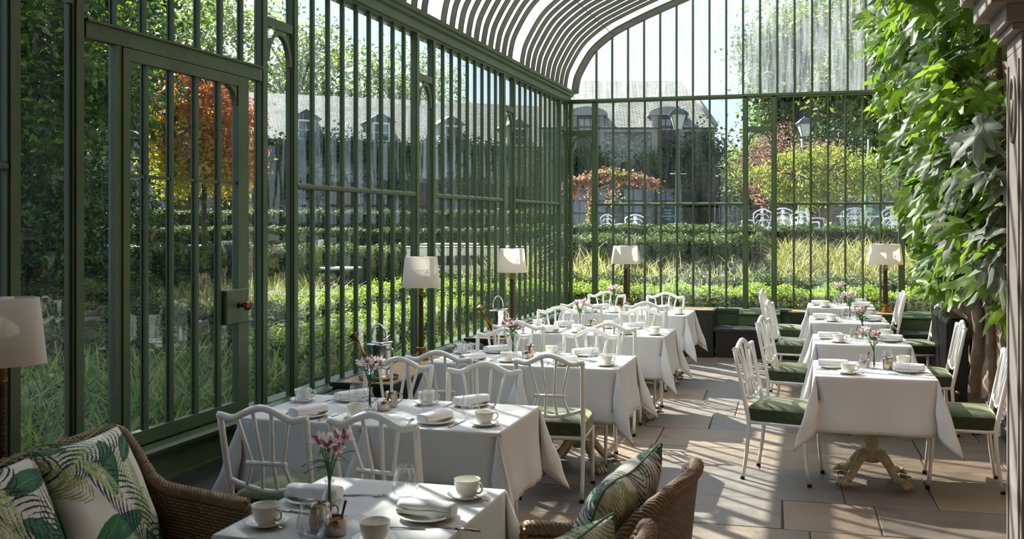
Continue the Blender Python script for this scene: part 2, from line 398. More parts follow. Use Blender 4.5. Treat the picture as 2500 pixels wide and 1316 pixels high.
M['petal_dark'] = mat_leaf('crimson_petals', ['#8A3A54','#C08A9C'], .3, .5)

# ------------------------------------------------------------------ camera
F_PX, U0, V0, VP, H = 2385., 1355., 541., 2000., 1.76
yaw = math.atan((VP-U0)/F_PX)
cam = bpy.data.cameras.new('camera'); co = bpy.data.objects.new('camera', cam); COL.objects.link(co)
co.location = (0,0,H); co.rotation_euler = (PI/2, 0, yaw)
cam.sensor_width = 36; cam.lens = 36*F_PX/2500
cam.shift_x = (1250-U0)/2500; cam.shift_y = (V0-658)/2500
cam.clip_start = .05; cam.clip_end = 400
cam.dof.use_dof = True; cam.dof.focus_distance = 11.0; cam.dof.aperture_fstop = 8.0
S.camera = co
# ------------------------------------------------------------------ light
w = bpy.data.worlds.new('sky'); S.world = w; w.use_nodes = True; t = w.node_tree; t.nodes.clear()
out = t.nodes.new('ShaderNodeOutputWorld'); bg = t.nodes.new('ShaderNodeBackground'); L(t, bg.outputs[0], out.inputs[0])
SUN = Vector((-.598,.497,.629)).normalized()
sky = N(t, 'ShaderNodeTexSky', sky_type='NISHITA'); sky.sun_disc = False; sky.sun_elevation = math.asin(SUN.z); sky.sun_rotation = math.atan2(SUN.x, SUN.y)
sky.dust_density = 1.5; sky.ozone_density = 1
cn = noise(t, 2.4, 7, .58, coord(t, 'Generated', (1,1,2.2)), .4)
cf = ramp(t, cn, [(.38, (0,0,0,1)), (.60, (1,1,1,1))])
sc = N(t, 'ShaderNodeVectorMath', operation='SCALE'); L(t, sky.outputs[0], sc.inputs[0]); sc.inputs['Scale'].default_value = .2
mx = N(t, 'ShaderNodeMix', data_type='RGBA'); L(t, cf, mx.inputs[0]); L(t, sc.outputs[0], mx.inputs[6]); mx.inputs[7].default_value = (1.15,1.40,1.80,1)
L(t, mx.outputs[2], bg.inputs[0]); bg.inputs[1].default_value = .79
sd = bpy.data.lights.new('sun', 'SUN'); sd.energy = 19.0; sd.angle = .009; sd.color = (1,.965,.91)
so = bpy.data.objects.new('sun', sd); COL.objects.link(so); so.rotation_euler = SUN.to_track_quat('Z', 'Y').to_euler()
so.location = SUN*40
S.view_settings.view_transform = 'Standard'; S.view_settings.look = 'None'; S.view_settings.gamma = 1; S.view_settings.use_curve_mapping = False
S.view_settings.exposure = 0.16
try:
    S.cycles.max_bounces = 8; S.cycles.diffuse_bounces = 4; S.cycles.glossy_bounces = 4; S.cycles.transmission_bounces = 6
    S.cycles.transparent_max_bounces = 24; S.cycles.sample_clamp_indirect = 6; S.cycles.caustics_reflective = False; S.cycles.caustics_refractive = False
except Exception: pass

# ------------------------------------------------------------------ the glasshouse
XL, YB, XR = -3.43, 13.42, 1.48
ZS, ZE, ZM = .585, 3.43, 2.005          # glass sill, underside of eaves beam, middle rail
PO = .045                                 # post depth
def post(mb, y0, y1, z0=ZS, z1=ZE):
    mb.box(XL-PO, XL-.012, y0, y1, z0, z1); mb.box(XL-.012, XL, y0+.012, y1-.012, z0, z1)
    mb.box(XL-PO-.012, XL-PO, y0-.006, y1+.006, z0, z1)
wl = struct(empty('wall_left', (0,0,0)))
pairs = [(3.51,3.588),(3.905,3.977),(5.53,5.604),(5.915,5.985),(8.005,8.08),(8.39,8.46),(10.48,10.555),(10.865,10.935),(12.955,13.03),(13.34,13.43),(1.03,1.108),(1.42,1.49)]
for a, b in pairs:
    mb = MB(); post(mb, a, b); mb.build('post', M['green'], wl)
mb = MB(); prof = [(XL-.14,ZS),(XL-.02,ZS),(XL-.02,ZS-.005),(XL+.05,ZS-.02),(XL+.062,ZS-.035),(XL+.055,ZS-.055),(XL+.03,ZS-.065),(XL+.02,ZS-.085),(XL-.14,ZS-.085)]
mb.rings([[(x,y,z) for x,z in prof] for y in (-1.2,13.42)], smooth=False); mb.build('sill', M['green'], wl)
MB().box(XL-.14, XL+.012, -1.2, 13.42, .36, ZS-.08).box(XL-.1, XL+.03, -1.2, 13.42, .345, .375).build('plinth_panel', M['green'], wl)
# eaves beam with crown moulding
prof = [(XL-.13,ZE),(XL+.0,ZE),(XL+.0,ZE+.012),(XL+.02,ZE+.02),(XL+.028,ZE+.085),(XL+.06,ZE+.1),(XL+.065,ZE+.125),(XL+.09,ZE+.135),(XL+.1,ZE+.165),(XL+.04,ZE+.175),(XL-.13,ZE+.175)]
eb = MB(); ys = [-1.2,1.2,3.7,6.15,7.4,9.8,12.2,13.45]
for a, b in zip(ys, ys[1:]): eb.rings([[(x,y,z) for x,z in prof] for y in (a+.0015, b-.0015)], smooth=False)
struct(eb.build('trim_eaves', M['green']))
# timber bench along the foot of the window wall
struct(MB().box(XL-.1, XL+.42, -1.2, 12.7, .33, .358).box(XL-.1, XL+.40, -1.2, 12.7, .0, .33).build('trim_bench_left', M['dark_board']))
def zbar(mb, y, z0, z1, wd=.03):   # glazing bar: flange inside, fin outside
    mb.box(XL-.032, XL-.008, y-wd*.26, y+wd*.26, z0, z1); mb.box(XL-.040, XL-.030, y-wd*.42, y+wd*.42, z0, z1)
XG = XL-.038
def pane_y(mb, y0, y1, z0, z1, tilt=0):
    mb.box(XG-.002, XG+.002, y0, y1, z0, z1)
    if tilt:
        for i in range(-8, 0): v = mb.v[i]; mb.v[i] = (v[0]+tilt*(v[1]-(y0+y1)/2), v[1], v[2])
def midrail(mb, y0, y1, z=ZM):
    prof = [(XL-.045,z-.02),(XL-.012,z-.022),(XL-.002,z-.012),(XL-.002,z+.006),(XL-.02,z+.02),(XL-.045,z+.02)]
    mb.rings([[(x,y,zz) for x,zz in prof] for y in (y0,y1)], smooth=False)
wn = [0]
def win(): wn[0] += 1; return struct(empty('window_%d' % wn[0], (0,0,0)))
def bay(y0, y1, n=9, z0=ZS, z1=ZE, rail=True):
    w_ = win(); b = MB(); g = MB(); r = MB(); dy = (y1-y0)/n
    for i in range(1, n): zbar(b, y0+i*dy, z0, z1)
    for i in range(n):
        t1 = random.uniform(-.012,.012)
        if rail:
            pane_y(g, y0+i*dy+.004, y0+(i+1)*dy-.004, z0, ZM, t1); pane_y(g, y0+i*dy+.004, y0+(i+1)*dy-.004, ZM, z1, random.uniform(-.012,.012))
        else: pane_y(g, y0+i*dy+.004, y0+(i+1)*dy-.004, z0, z1, t1)
    b.build('glazing_bars', M['green'], w_); g.build('glass', M['pane'], w_)
    if rail: midrail(r, y0, y1); r.build('mid_rail', M['green'], w_)
def archframe(mb, c0, c1, ztop, zspr, P, r=.03, d0=-.042, d1=-.010, fill=True):
    """arched head between c0..c1; P(c, z, d) maps to world; an arch band"""
    cm = (c0+c1)/2; R = (c1-c0)/2; n = 20; outer = []; inner = []
    for i in range(n+1):
        a = PI*i/n
        outer.append((cm-R*math.cos(a), zspr+(ztop-zspr)*math.sin(a)))
        inner.append((cm-(R-r)*math.cos(a), zspr+(ztop-zspr-r)*math.sin(a)))
    rings = [[P(o[0],o[1],d0), P(o[0],o[1],d1), P(i_[0],i_[1],d1), P(i_[0],i_[1],d0)] for o, i_ in zip(outer, inner)]
    mb.rings(rings, smooth=False)
def arch_bay(y0, y1):
    w_ = win(); f = MB(); g = MB()
    f.box(XL-.045, XL-.006, y0, y1, 3.025, 3.085)
    f.box(XL-.044, XL-.025, y0, y0+.014, ZS, 3.03); f.box(XL-.044, XL-.025, y1-.014, y1, ZS, 3.03)
    archframe(f, y0, y1, 3.02, 2.80, lambda c, z, d: (XL+d, c, z))
    pane_y(g, y0+.004, y1-.004, ZS, 3.03); pane_y(g, y0+.004, y1-.004, 3.085, ZE)
    f.build('arched_frame', M['green'], w_); g.build('glass', M['pane'], w_)
bay(-1.2, 1.03, 9); arch_bay(1.108, 1.42); bay(1.49, 3.51, 9); arch_bay(3.588, 3.905)
arch_bay(5.604, 5.915); bay(5.985, 8.005); arch_bay(8.08, 8.39); bay(8.46, 10.48); arch_bay(10.555, 10.865); bay(10.935, 12.955); arch_bay(13.03, 13.34)
# the door bay: overlight with bars, side lights, the door
w_ = win(); b = MB(); g = MB()
ys = [3.977, 4.195, 4.42, 4.65, 4.885, 5.108, 5.322, 5.53]
for y in ys[1:-1]: zbar(b, y, 2.72, ZE, .036)
for a, c in zip(ys, ys[1:]): pane_y(g, a+.004, c-.004, 2.72, ZE)
b.build('glazing_bars', M['green'], w_); g.build('glass', M['pane'], w_)
MB().box(XL-.05, XL+.0, 3.978, 5.529, 2.656, 2.735).box(XL-.055, XL+.012, 3.979, 5.528, 2.7355, 2.748).build('transom', M['green'], w_)
w_ = win(); g = MB()
pane_y(g, 3.98, 4.185, ZS, 2.655); pane_y(g, 5.40, 5.53, ZS, 2.655); g.build('glass', M['pane'], w_)
fr = MB(); fr.box(XL-.05, XL-.006, 4.190, 4.236, ZS, 2.655); fr.box(XL-.05, XL-.006, 5.35, 5.385, ZS, 2.655); fr.build('jamb', M['green'], w_)
d = struct(empty('door_1', (0,0,0)))
f = MB(); f.box(XL-.042, XL+.002, 4.238, 4.29, .6, 2.65); f.box(XL-.042, XL+.002, 5.262, 5.348, .6, 2.65); f.box(XL-.042, XL+.001, 4.291, 5.261, 2.59, 2.651); f.box(XL-.042, XL+.001, 4.291, 5.261, .59, .66)
for c, sg in ((4.295, 1), (5.255, -1)):     # rounded upper corners of the glazed opening
    pts = [(c, 2.59)]+[(c+sg*.12*(1-math.cos(a*PI/16)), 2.59-.12*(1-math.sin(a*PI/16))) for a in range(0, 9)]
    f.rings([[(x, y, z) for y, z in pts] for x in (XL-.04, XL-.004)], smooth=False)
f.build('leaf_frame', M['green'], d)
b = MB()
for y in (4.435, 4.645, 4.868, 5.088): zbar(b, y, .66, 2.59, .045)
b.box(XL-.03, XL-.012, 4.295, 5.255, 1.988, 2.005); b.build('glazing_bars', M['green'], d)
g = MB(); ys = [4.295,4.435,4.645,4.868,5.088,5.255]
for a, c in zip(ys, ys[1:]): pane_y(g, a, c, .66, 2.59)
g.build('glass', M['pane'], d)
lp = MB().cbox(XL-.05, XL+.022, 5.11, 5.345, 1.14, 1.35, .006).build('lock_plate', M['green'], d)
kb = MB(); prof = [(0,.0),(.02,.0),(.014,.012),(.012,.035),(.026,.045),(.032,.06),(.026,.074),(0,.078)]
i0 = 0; kb.lathe(prof, 20); kb.xf(Matrix.Translation((XL+.022, 5.235, 1.252)) @ Matrix.Rotation(PI/2, 4, 'Y')); kb.build('knob', M['copper'], lp)

# back wall ---------------------------------------------------------
wb = struct(empty('wall_back', (0,0,0)))
def bpost(x0, x1, z0=ZS, z1=3.46):
    mb = MB(); mb.box(x0, x1, YB+.012, YB+.09, z0, z1); mb.box(x0+.012, x1-.012, YB, YB+.012, z0, z1); mb.build('post', M['green'], wb)
for a, c in ((-3.43,-3.385),(-3.095,-3.02),(-1.0,-.93),(-.62,-.55),(.995,1.075),(1.39,1.55)): bpost(a, c)
MB().box(XL, XR+.1, YB, YB+.11, 3.435, 3.485).box(XL, XR+.1, YB-.012, YB+.02, 3.45, 3.478).build('gable_rail', M['green'], wb)
MB().box(XL, XR+.1, YB-.05, YB+.12, ZS-.03, ZS).box(XL, XR+.1, YB-.03, YB+.12, ZS-.06, ZS-.03).build('sill', M['green'], wb)
MB().box(XL, XR+.1, YB-.012, YB+.1, .36, ZS-.05).build('plinth_panel', M['green'], wb)
for a, c in ((-1.04,-.5),(1.0,1.6)):
    mb = MB(); prof = [(0,.36),(-.13,.36),(-.13,.50),(-.15,.51),(-.155,.525),(-.14,.54),(-.12,.55),(-.1,.575),(-.06,.585),(0,.585)]
    mb.rings([[(x, YB+y, z) for y, z in prof] for x in (a, c)], smooth=False); mb.build('pedestal', M['green'], wb)
struct(MB().box(-1.36, 1.6, 12.75, YB, .34, .372).box(-1.3, 1.6, 12.79, YB, 0, .34).build('trim_bench_back', M['dark_board']))
bd = MB()
for i in range(20):
    x = -1.28+i*.14; bd.box(x+.003, x+.137, 12.782, 12.792, .02, .33)
struct(bd.build('trim_bench_boards', M['dark_wood']))
YG = YB+.058
def xbar(mb, x, z0, z1, wd=.028):
    mb.box(x-wd*.32, x+wd*.32, YB+.012, YB+.055, z0, z1); mb.box(x-wd/2, x+wd/2, YB+.045, YB+.062, z0, z1); mb.box(x-wd*.22, x+wd*.22, YB+.002, YB+.014, z0, z1)
def pane_x(mb, x0, x1, z0, z1): mb.box(x0, x1, YG-.002, YG+.002, z0, z1)
def bbay(x0, x1, n):
    w_ = win(); b = MB(); g = MB(); r = MB(); dx = (x1-x0)/n
    for i in range(1, n): xbar(b, x0+i*dx, ZS, 3.435)
    for i in range(n):
        pane_x(g, x0+i*dx+.004, x0+(i+1)*dx-.004, ZS, ZM); pane_x(g, x0+i*dx+.004, x0+(i+1)*dx-.004, ZM, 3.435)
    prof = [(.085,-.02),(.01,-.022),(-.004,-.01),(-.004,.006),(.02,.018),(.085,.018)]
    r.rings([[(x, YB+y, ZM+z) for y, z in prof] for x in (x0, x1)], smooth=False)
    b.build('glazing_bars', M['green'], w_); g.build('glass', M['pane'], w_); r.build('mid_rail', M['green'], w_)
bbay(-3.02, -1.0, 9); bbay(-.55, .995, 7)
for x0, x1 in ((-3.385,-3.095),(-.93,-.62),(1.075,1.39)):
    w_ = win(); f = MB(); g = MB(); f.box(x0, x1, YB+.008, YB+.09, 2.975, 3.045)
    archframe(f, x0, x1, 2.975, 2.80, lambda c, z, d_: (c, YB-d_, z), r=.022)
    pane_x(g, x0+.003, x1-.003, ZS, 2.98); pane_x(g, x0+.003, x1-.003, 3.045, 3.435)
    f.build('arched_frame', M['green'], w_); g.build('glass', M['pane'], w_)
# roof profile (X, Z): curved from the eaves, then a straight slope up to the stone wall
RP = [(-3.385,3.58),(-3.37,3.70),(-3.325,3.86),(-3.18,4.115),(-3.037,4.275),(-2.802,4.445),(-2.581,4.555),(-2.361,4.652),(-2.132,4.745),(-1.922,4.825),(-1.5,4.985),(-.8,5.235),(0,5.51),(.8,5.785),(1.62,6.06)]
RPs = [(p.x, p.y) for p in smooth_path([(x, z, 0) for x, z in RP], 4)]
def roofz(x):
    for (a, za), (b, zb) in zip(RPs, RPs[1:]):
        if a <= x <= b: return za+(zb-za)*(x-a)/(b-a)
    return RPs[-1][1]
w_ = win(); b = MB(); g = MB()
xs = [-3.36]+[-3.037+.2265*i for i in range(21)]
for x in xs[1:]:
    if x < 1.5: xbar(b, x, 3.485, roofz(x)+.03)
b.build('glazing_bars', M['green'], w_)
for x0, x1 in zip(xs, xs[1:]):
    x1 = min(x1, 1.55)
    if x1 <= x0: break
    P = []; m_ = 6
    vs = []; 
    for i in range(m_+1):
        x = x0+(x1-x0)*i/m_; vs.append((x, roofz(x)+.04))
    lo = [(x, YG-.002, 3.485) for x, _ in vs]; hi = [(x, YG-.002, z) for x, z in vs]
    n_ = len(lo); V = lo+hi+[(x, YG+.002, z) for x, _, z in lo]+[(x, YG+.002, z) for x, _, z in hi]
    F = [(i, i+1, n_+i+1, n_+i) for i in range(n_-1)]+[(2*n_+i+1, 2*n_+i, 3*n_+i, 3*n_+i+1) for i in range(n_-1)]
    g.add(V, F)
g.build('glass', M['pane_gable'], w_)
# ceiling: curved ribs, glazing between, thin tie rod
ce = struct(empty('ceiling', (0,0,0)))
def rib_at(y, wd=.036, dp=.05, name='rib'):
    mb = MB(); rings = []
    for i, (x, z) in enumerate(RPs):
        a = RPs[max(i-1,0)]; b_ = RPs[min(i+1,len(RPs)-1)]; tx, tz = b_[0]-a[0], b_[1]-a[1]; l = math.hypot(tx, tz); nx, nz = tz/l, -tx/l   # inward normal (down right)
        rings.append([(x+nx*dp, y-wd*.3, z+nz*dp), (x+nx*dp, y+wd*.3, z+nz*dp), (x+nx*.02, y+wd*.36, z+nz*.02), (x-nx*0, y+wd/2, z), (x, y-wd/2, z), (x+nx*.02, y-wd*.36, z+nz*.02)])
    mb.rings(rings, smooth=False); return mb.build(name, M['rib'], ce)
ry = []
for y0 in (-3.99+.0, -1.465, 1.49, 3.977, 5.985, 8.46, 10.935):
    for i in range(0, 10):
        y = y0+i*(2.02/9)
        if -1.2 < y < 13.0: ry.append(y)
ry = sorted(set(round(y, 3) for y in ry if not (3.4 < y < 3.9 and y not in (3.51,)))); ry2 = []
for y in ry:
    if not ry2 or y-ry2[-1] > .12: ry2.append(y)
proto = None
for y in ry2:
    if proto is None: proto = rib_at(0); proto.location.y = y
    else: c = proto.copy(); COL.objects.link(c); c.parent = ce; c.location.y = y
e_ = rib_at(YB+.02, .10, .09, 'gable_rib')
mb = MB(); rows = []
for y in [-1.2]+ry2+[YB+.05]: rows.append([(x-.0, y, z-.004) for x, z in RPs])
mb.grid(rows, smooth=True); mb.build('roof_glazing', M['pane_roof'], ce)
MB().tube([(-2.80,-1.2,4.39),(-2.80,YB,4.39)], .006, 6).build('tie_rod', M['rib'], ce)
MB().box(1.50, 1.62, -1.2, YB+.1, 5.86, 6.04).build('wall_plate', M['rib'], ce)
bl = MB(); bl.grid([[(x, y_, z+.03) for x, z in RPs] for y_ in (-1.2, 4.6)], smooth=True); struct(bl.build('ceiling_light_blocker', M['dark_board']))  # unseen opaque sheet added over the front bays to darken the foreground

struct(MB().box(-3.75, -3.5, -1.3, 1.49, 0, 3.6).build('wall_light_blocker', M['dark_board']))  # out-of-view solid added outside the first bays to block their light
# floor -------------------------------------------------------------
MB_f = MB(); y = -1.2; rr = random.Random(5)
MBj = MB().box(-3.5, 1.6, -1.3, 13.5, -.08, -.006)
while y < 13.4:
    h = rr.choice([.5,.6,.66,.75]); x = -3.5-rr.random()*.6
    while x < 1.6:
        wd = rr.choice([.55,.7,.85,1.0,1.15]); x0, x1, y0, y1 = x+.005, x+wd-.005, y+.005, y+h-.005
        x0 = max(x0, -3.5); x1 = min(x1, 1.6); y1 = min(y1, 13.45)
        if x1-x0 > .05:
            zt = rr.uniform(-.0015,.0015); k = .05
            J = lambda a, b_: (a-(b_-6)*.035*1.0+rr.uniform(-.004,.004), b_+(a+1)*.02+rr.uniform(-.003,.003))
            c4 = [J(x0,y0),J(x1,y0),J(x1,y1),J(x0,y1)]
            MB_f.add([(a,b_,-.01) for a,b_ in c4]+[(a,b_,zt-.003) for a,b_ in c4]+[(a+(.006 if i in (0,3) else -.006), b_+(.006 if i<2 else -.006), zt) for i,(a,b_) in enumerate(c4)],
                     [(0,1,5,4),(1,2,6,5),(2,3,7,6),(3,0,4,7),(4,5,9,8),(5,6,10,9),(6,7,11,10),(7,4,8,11),(8,9,10,11)])
        x += wd
    y += h
fl = struct(MBj.build('floor', M['joint'])); fs = MB_f.build('flagstones', M['floor'], fl)
# right wall --------------------------------------------------------
ny, nz = 260, 110
Y, Z = np.meshgrid(np.linspace(-1.2, 13.5, ny), np.linspace(0, 6.0, nz), indexing='ij')
rg = np.random.default_rng(3); hgt = np.zeros_like(Y)
for k in range(110):
    fy, fz = rg.uniform(.5,32,2); a = .016/(1+.12*math.hypot(fy,fz)); hgt += a*np.sin(fy*Y+rg.uniform(0,6))*np.sin(fz*Z+rg.uniform(0,6))
V = np.stack([XR-hgt*.9, Y, Z], -1).reshape(-1,3); I = np.arange(ny*nz).reshape(ny, nz)
F = np.stack([I[:-1,:-1], I[:-1,1:], I[1:,1:], I[1:,:-1]], -1).reshape(-1,4)
wr = npmesh('wall_right', V, F, M['plaster'], smooth=True); struct(wr)
struct(MB().box(XR+.06, XR+.5, -1.3, 13.6, -.02, 6.1).build('wall_right_masonry', M['plaster']))
prof = [(0,0),(-.075,0),(-.075,.10),(-.065,.115),(-.07,.13),(-.05,.145),(-.045,.17),(-.03,.19),(0,.195)]
struct(MB().rings([[(XR+.03+x, y, z) for x, z in prof] for y in (-1.2,12.78)], smooth=False).build('baseboard_right', M['skirt']))
struct(MB().box(-3.6, 2.0, -1.45, -1.2, 0, 6.2).build('wall_front', M['plaster']))
# carved doorway jamb at the edge of the view
jb = MB(); jb.box(.755, 1.3, 4.12, 4.42, 0, 2.44)
for k, (o, z0, z1) in enumerate(((.0,2.44,2.50),(-.035,2.50,2.53),(-.06,2.53,2.60),(-.12,2.60,2.68),(-.17,2.68,3.1))): jb.box(.755+o, 1.3, 4.12+o*.6, 4.42-o*.6, z0, z1)
for yy in (4.15, 4.37): jb.box(.748, .757, yy, yy+.02, 0, 2.4)
jo = struct(jb.build('trim_door_jamb', M['jamb'], bevel=.006))
cr = MB(); ring = [( .752, 4.27+.055*math.cos(a*PI/16), 2.21+.13*math.sin(a*PI/16)) for a in range(33)]
cr.tube(ring, .008, 6, cap=False); cr.tube([(.752,4.27,2.16),(.752,4.27,2.25)], .01, 6); cr.build('carved_ornament', M['jamb'], jo)

# ------------------------------------------------------------------ furniture: dark cabinets, radiators
def cabinet(x0, x1, y0, y1, h, label, face):
    o = empty('low_cabinet', ((x0+x1)/2, (y0+y1)/2, 0)); cx, cy = (x0+x1)/2, (y0+y1)/2
    a, b_, c_, d_ = x0-cx, x1-cx, y0-cy, y1-cy
    MB().box(a+.015, b_-.015, c_+.015, d_-.015, 0, h-.03).build('body', M['dark_wood'], o)
    t_ = MB(); r = .035
    t_.box(a, b_, c_, c_+r, h-.03, h); t_.box(a, b_, d_-r, d_, h-.03, h); t_.box(a, a+r, c_+r, d_-r, h-.03, h); t_.box(b_-r, b_, c_+r, d_-r, h-.03, h)
    t_.build('top_rim', M['dark_wood'], o)
    MB().box(a+r, b_-r, c_+r, d_-r, h-.028, h-.004).build('top_panel', M['oak'], o, 'pale oak panel')
    dmb = []
    if face == 'y':
        n = max(1, round((x1-x0)/.5)); wv = (b_-a)/n
        for i in range(n):
            p = MB(); X0, X1 = a+i*wv+.03, a+(i+1)*wv-.03; p.box(X0, X1, c_+.003, c_+.015, .06, h-.06)
            for q in ((X0+.04,X1-.04,.12,.13),(X0+.04,X1-.04,h-.13,h-.12)): p.box(q[0],q[1],c_-.003,c_+.003,q[2],q[3])
            p.box(X0+.04,X0+.05,c_-.003,c_+.003,.12,h-.12); p.box(X1-.05,X1-.04,c_-.003,c_+.003,.12,h-.12); p.build('door', M['dark_wood'], o)
    else:
        n = max(1, round((y1-y0)/.5)); wv = (d_-c_)/n
        for i in range(n):
            p = MB(); Y0, Y1 = c_+i*wv+.03, c_+(i+1)*wv-.03; p.box(b_-.015, b_-.003, Y0, Y1, .06, h-.06); p.build('door', M['dark_wood'], o)
    return tag(o, label, 'cabinet')
cabinet(-3.34,-2.86,6.25,7.85,.625,'low black cabinet with oak top under the first metal watering can and a lamp','x')
cabinet(-3.34,-2.86,8.95,10.4,.625,'low black cabinet with oak top further along the windows, second watering can on it','x')
cabinet(-3.34,-1.31,12.72,13.24,.61,'wide black panelled cabinet in the corner behind the fourth long table','y')
cabinet(-.38,.98,12.74,13.24,.61,'black cabinet against the end glass wall behind the last single table','y')
def radiator(loc, rz, n, h, label, d=.2, pitch=.055, z0=.02):
    o = empty('column_radiator', loc, rz)
    for i in range(n):
        x = (i-n/2+.5)*pitch; mb = MB(); rings = []
        prof = [(0,-d/2,z0),(0,-d/2-.0,h-.05),(0,-d/2+.02,h-.015),(0,-d/4,h),(0,d/4,h),(0,d/2-.02,h-.015),(0,d/2,h-.05),(0,d/2,z0)]
        for sx in (-.4,-.22,.22,.4):
            k = .93 if abs(sx) > .3 else 1
            rings.append([(x+sx*pitch, p[1]*k, z0+(p[2]-z0)*(1-(1-k)*.3)) for p in prof])
        mb.rings(rings, smooth=False)
        mb.build('section', M['castiron'], o)
    c = MB().tube([(-n/2*pitch-.04,0,z0+.08),(n/2*pitch+.03,0,z0+.08)], .022, 10); c.build('pipe', M['castiron'], o)
    v = MB().lathe([(0,0),(.018,0),(.018,.05),(.025,.055),(.025,.09),(0,.095)], 12, (-n/2*pitch-.05,0,z0+.08)); v.build('valve', M['brass'], o)
    return tag(o, label, 'radiator')
radiator((-3.17,5.55,0), PI/2, 22, .60, 'black ribbed cast iron radiator under the window beside the first long table', .2, .055, .365)
radiator((-3.17,8.4,0), PI/2, 16, .60, 'black ribbed cast iron radiator between the two window cabinets', .2, .055, .365)
radiator((-3.17,11.35,0), PI/2, 26, .60, 'black ribbed cast iron radiator near the far window corner', .2, .055, .365)
radiator((1.24,10.35,0), PI/2, 20, .86, 'tall black cast iron radiator along the stone wall behind the fig trunk', .2, .06)
# ------------------------------------------------------------------ chairs
def bamboo_chair():
    o = empty('dining_chair'); W = .21; E_ = M['enamel']
    def bx_(z): return -.195-(.10*((z-.40)/.5) if z > .40 else .045*((.40-z)/.4)**1.6*1.0)*(1 if z > .40 else 1)
    def px(z): return .2+.014*max(0,(z-.4))/.5
    for sg in (-1, 1):
        pts = [(sg*px(z), bx_(z), z) for z in (.015,.1,.2,.3,.4,.5,.6,.7,.8,.885)]
        mb = MB().tube(pts, [.0125,.013,.0135,.014,.0155,.016,.0158,.0155,.015,.015], 10); mb.build('back_leg', E_, o)
        pts = [(sg*.2, .185+.03*((.4-z)/.4)**2*1.0, z) for z in (.015,.1,.2,.3,.39)]
        MB().tube(pts, [.0115,.012,.0125,.013,.014], 10).build('front_leg', E_, o)
        for y in (bx_(.0), .215): MB().lathe([(0,0),(.015,0),(.0155,.02),(.013,.022)], 10, (sg*.2, y, 0), cap1=True).build('foot_tip', M['rubber'], o)
    top = []
    for i in range(33):
        u = -1+i/16; z = .885-.014*math.exp(-((abs(u)-.66)/.2)**2)+.040*math.exp(-(u/.40)**2)
        top.append((u*.2225, bx_(.885)-.012*math.cos(u*PI/2), z))
    MB().tube(top, .0165, 10, squash=1.0, up=(0,1,0)).build('top_rail', E_, o)
    low = []
    for i in range(25):
        u = -1+i/12; z = .575-.045*(1-abs(u)**1.6)-.0*u
        low.append((u*.2, bx_(.55), z))
    MB().tube(low, .0125, 10, up=(0,1,0)).build('lower_rail', E_, o)
    bar = [(-.10,bx_(.665)-.008,.665),(.10,bx_(.665)-.008,.665)]
    MB().tube(bar, .0105, 10).build('cross_bar', E_, o)
    for xt, xm, xb in ((-.128,-.078,-.118),(-.046,-.026,-.038),(.046,.026,.038),(.128,.078,.118)):
        zt = .885+.040*math.exp(-((xt/.2225)/.40)**2)-.014*math.exp(-((abs(xt/.2225)-.66)/.2)**2); zb = .575-.045*(1-abs(xb/.2)**1.6)
        MB().tube([(xt,bx_(zt),zt-.004),(xt*.6+xm*.4,bx_(.79),.79),(xm,bx_(.665),.665),(xb*.5+xm*.5,bx_(.6),.60),(xb,bx_(zb),zb)], .0095, 8).build('spindle', E_, o)
    sf = MB()
    for a, b_ in (((-.2,-.195),(.2,-.195)),((.2,-.195),(.2,.19)),((.2,.19),(-.2,.19)),((-.2,.19),(-.2,-.195))): sf.tube([(a[0],a[1],.395),(b_[0],b_[1],.395)], .0135, 8)
    sf.build('seat_frame', E_, o)
    MB().tube([(-.2,.19,.30),(.2,.19,.30)], .0095, 8).build('stretcher', E_, o)
    mb = MB(); P = []; n = 14
    rings = []
    def sq(k, z, n=32):
        r = []
        for j in range(n):
            a = 2*PI*j/n; c, s_ = math.cos(a), math.sin(a); e = .22
            r.append((k*.212*math.copysign(abs(c)**e, c), -.002+k*.205*math.copysign(abs(s_)**e, s_), z))
        return r
    for k, z in ((.97,.402),(1,.410),(1.0,.478),(1.018,.483),(1.018,.488),(.995,.492),(.95,.503),(.85,.514),(.6,.524),(.3,.529),(.02,.530)): rings.append(sq(k, z))
    mb.rings(rings); mb.build('seat_cushion', M['velvet'], o, 'mottled green velvet cushion')
    o['category'] = 'chair'; return freeze(o)
CH = bamboo_chair()
ROWN = {1:'first long table', 2:'second long table', 3:'third long table', 4:'fourth long table'}
def chair(x, y, rz, label, g='white bamboo-style chairs at the long tables'):
    place(CH, (x, y, 0), rz, label, group=g)
near = {1:((-2.42,4.18,.03),(-1.84,4.17,-.10)), 2:((-2.37,6.13,.06),(-1.65,6.17,.07)), 3:((-2.43,8.06,.04),(-1.68,8.13,.06)), 4:((-2.38,10.19,-.05),(-1.75,10.26,.08))}
far = {1:((-2.467,5.19,0),(-1.86,5.13,.12)), 2:((-2.35,6.89,0),(-1.68,7.03,.03)), 3:((-2.43,8.91,.04),(-1.64,8.97,0)), 4:((-2.39,11.07,.15),(-1.73,11.05,0))}
for r in (1,2,3,4):
    for i, wh in enumerate(('window-side','aisle-side')):
        x, y, a = near[r][i]; chair(x, y, a, f'white chair, back to the doorway, at the {wh} end of the {ROWN[r]}')
        x, y, a = far[r][i]; chair(x, y, PI+a, f'white chair facing the doorway at the {wh} end of the {ROWN[r]}')
ORD = {1:'first single table', 2:'second single table', 3:'third single table', 4:'last single table'}
TC = {1:(.345,6.975,.02), 2:(.335,8.70,.03), 3:(.285,10.44,.02), 4:(.246,12.16,.0)}
cl = {1:(-.23,6.93,-.21),2:(-.19,8.69,-.19),3:(-.22,10.5,-.12),4:(-.37,12.0,-.1)}; crr = {1:(.915,7.05,-.05),2:(.85,8.75,.02),3:(.95,10.8,.18),4:(.67,12.36,.1)}
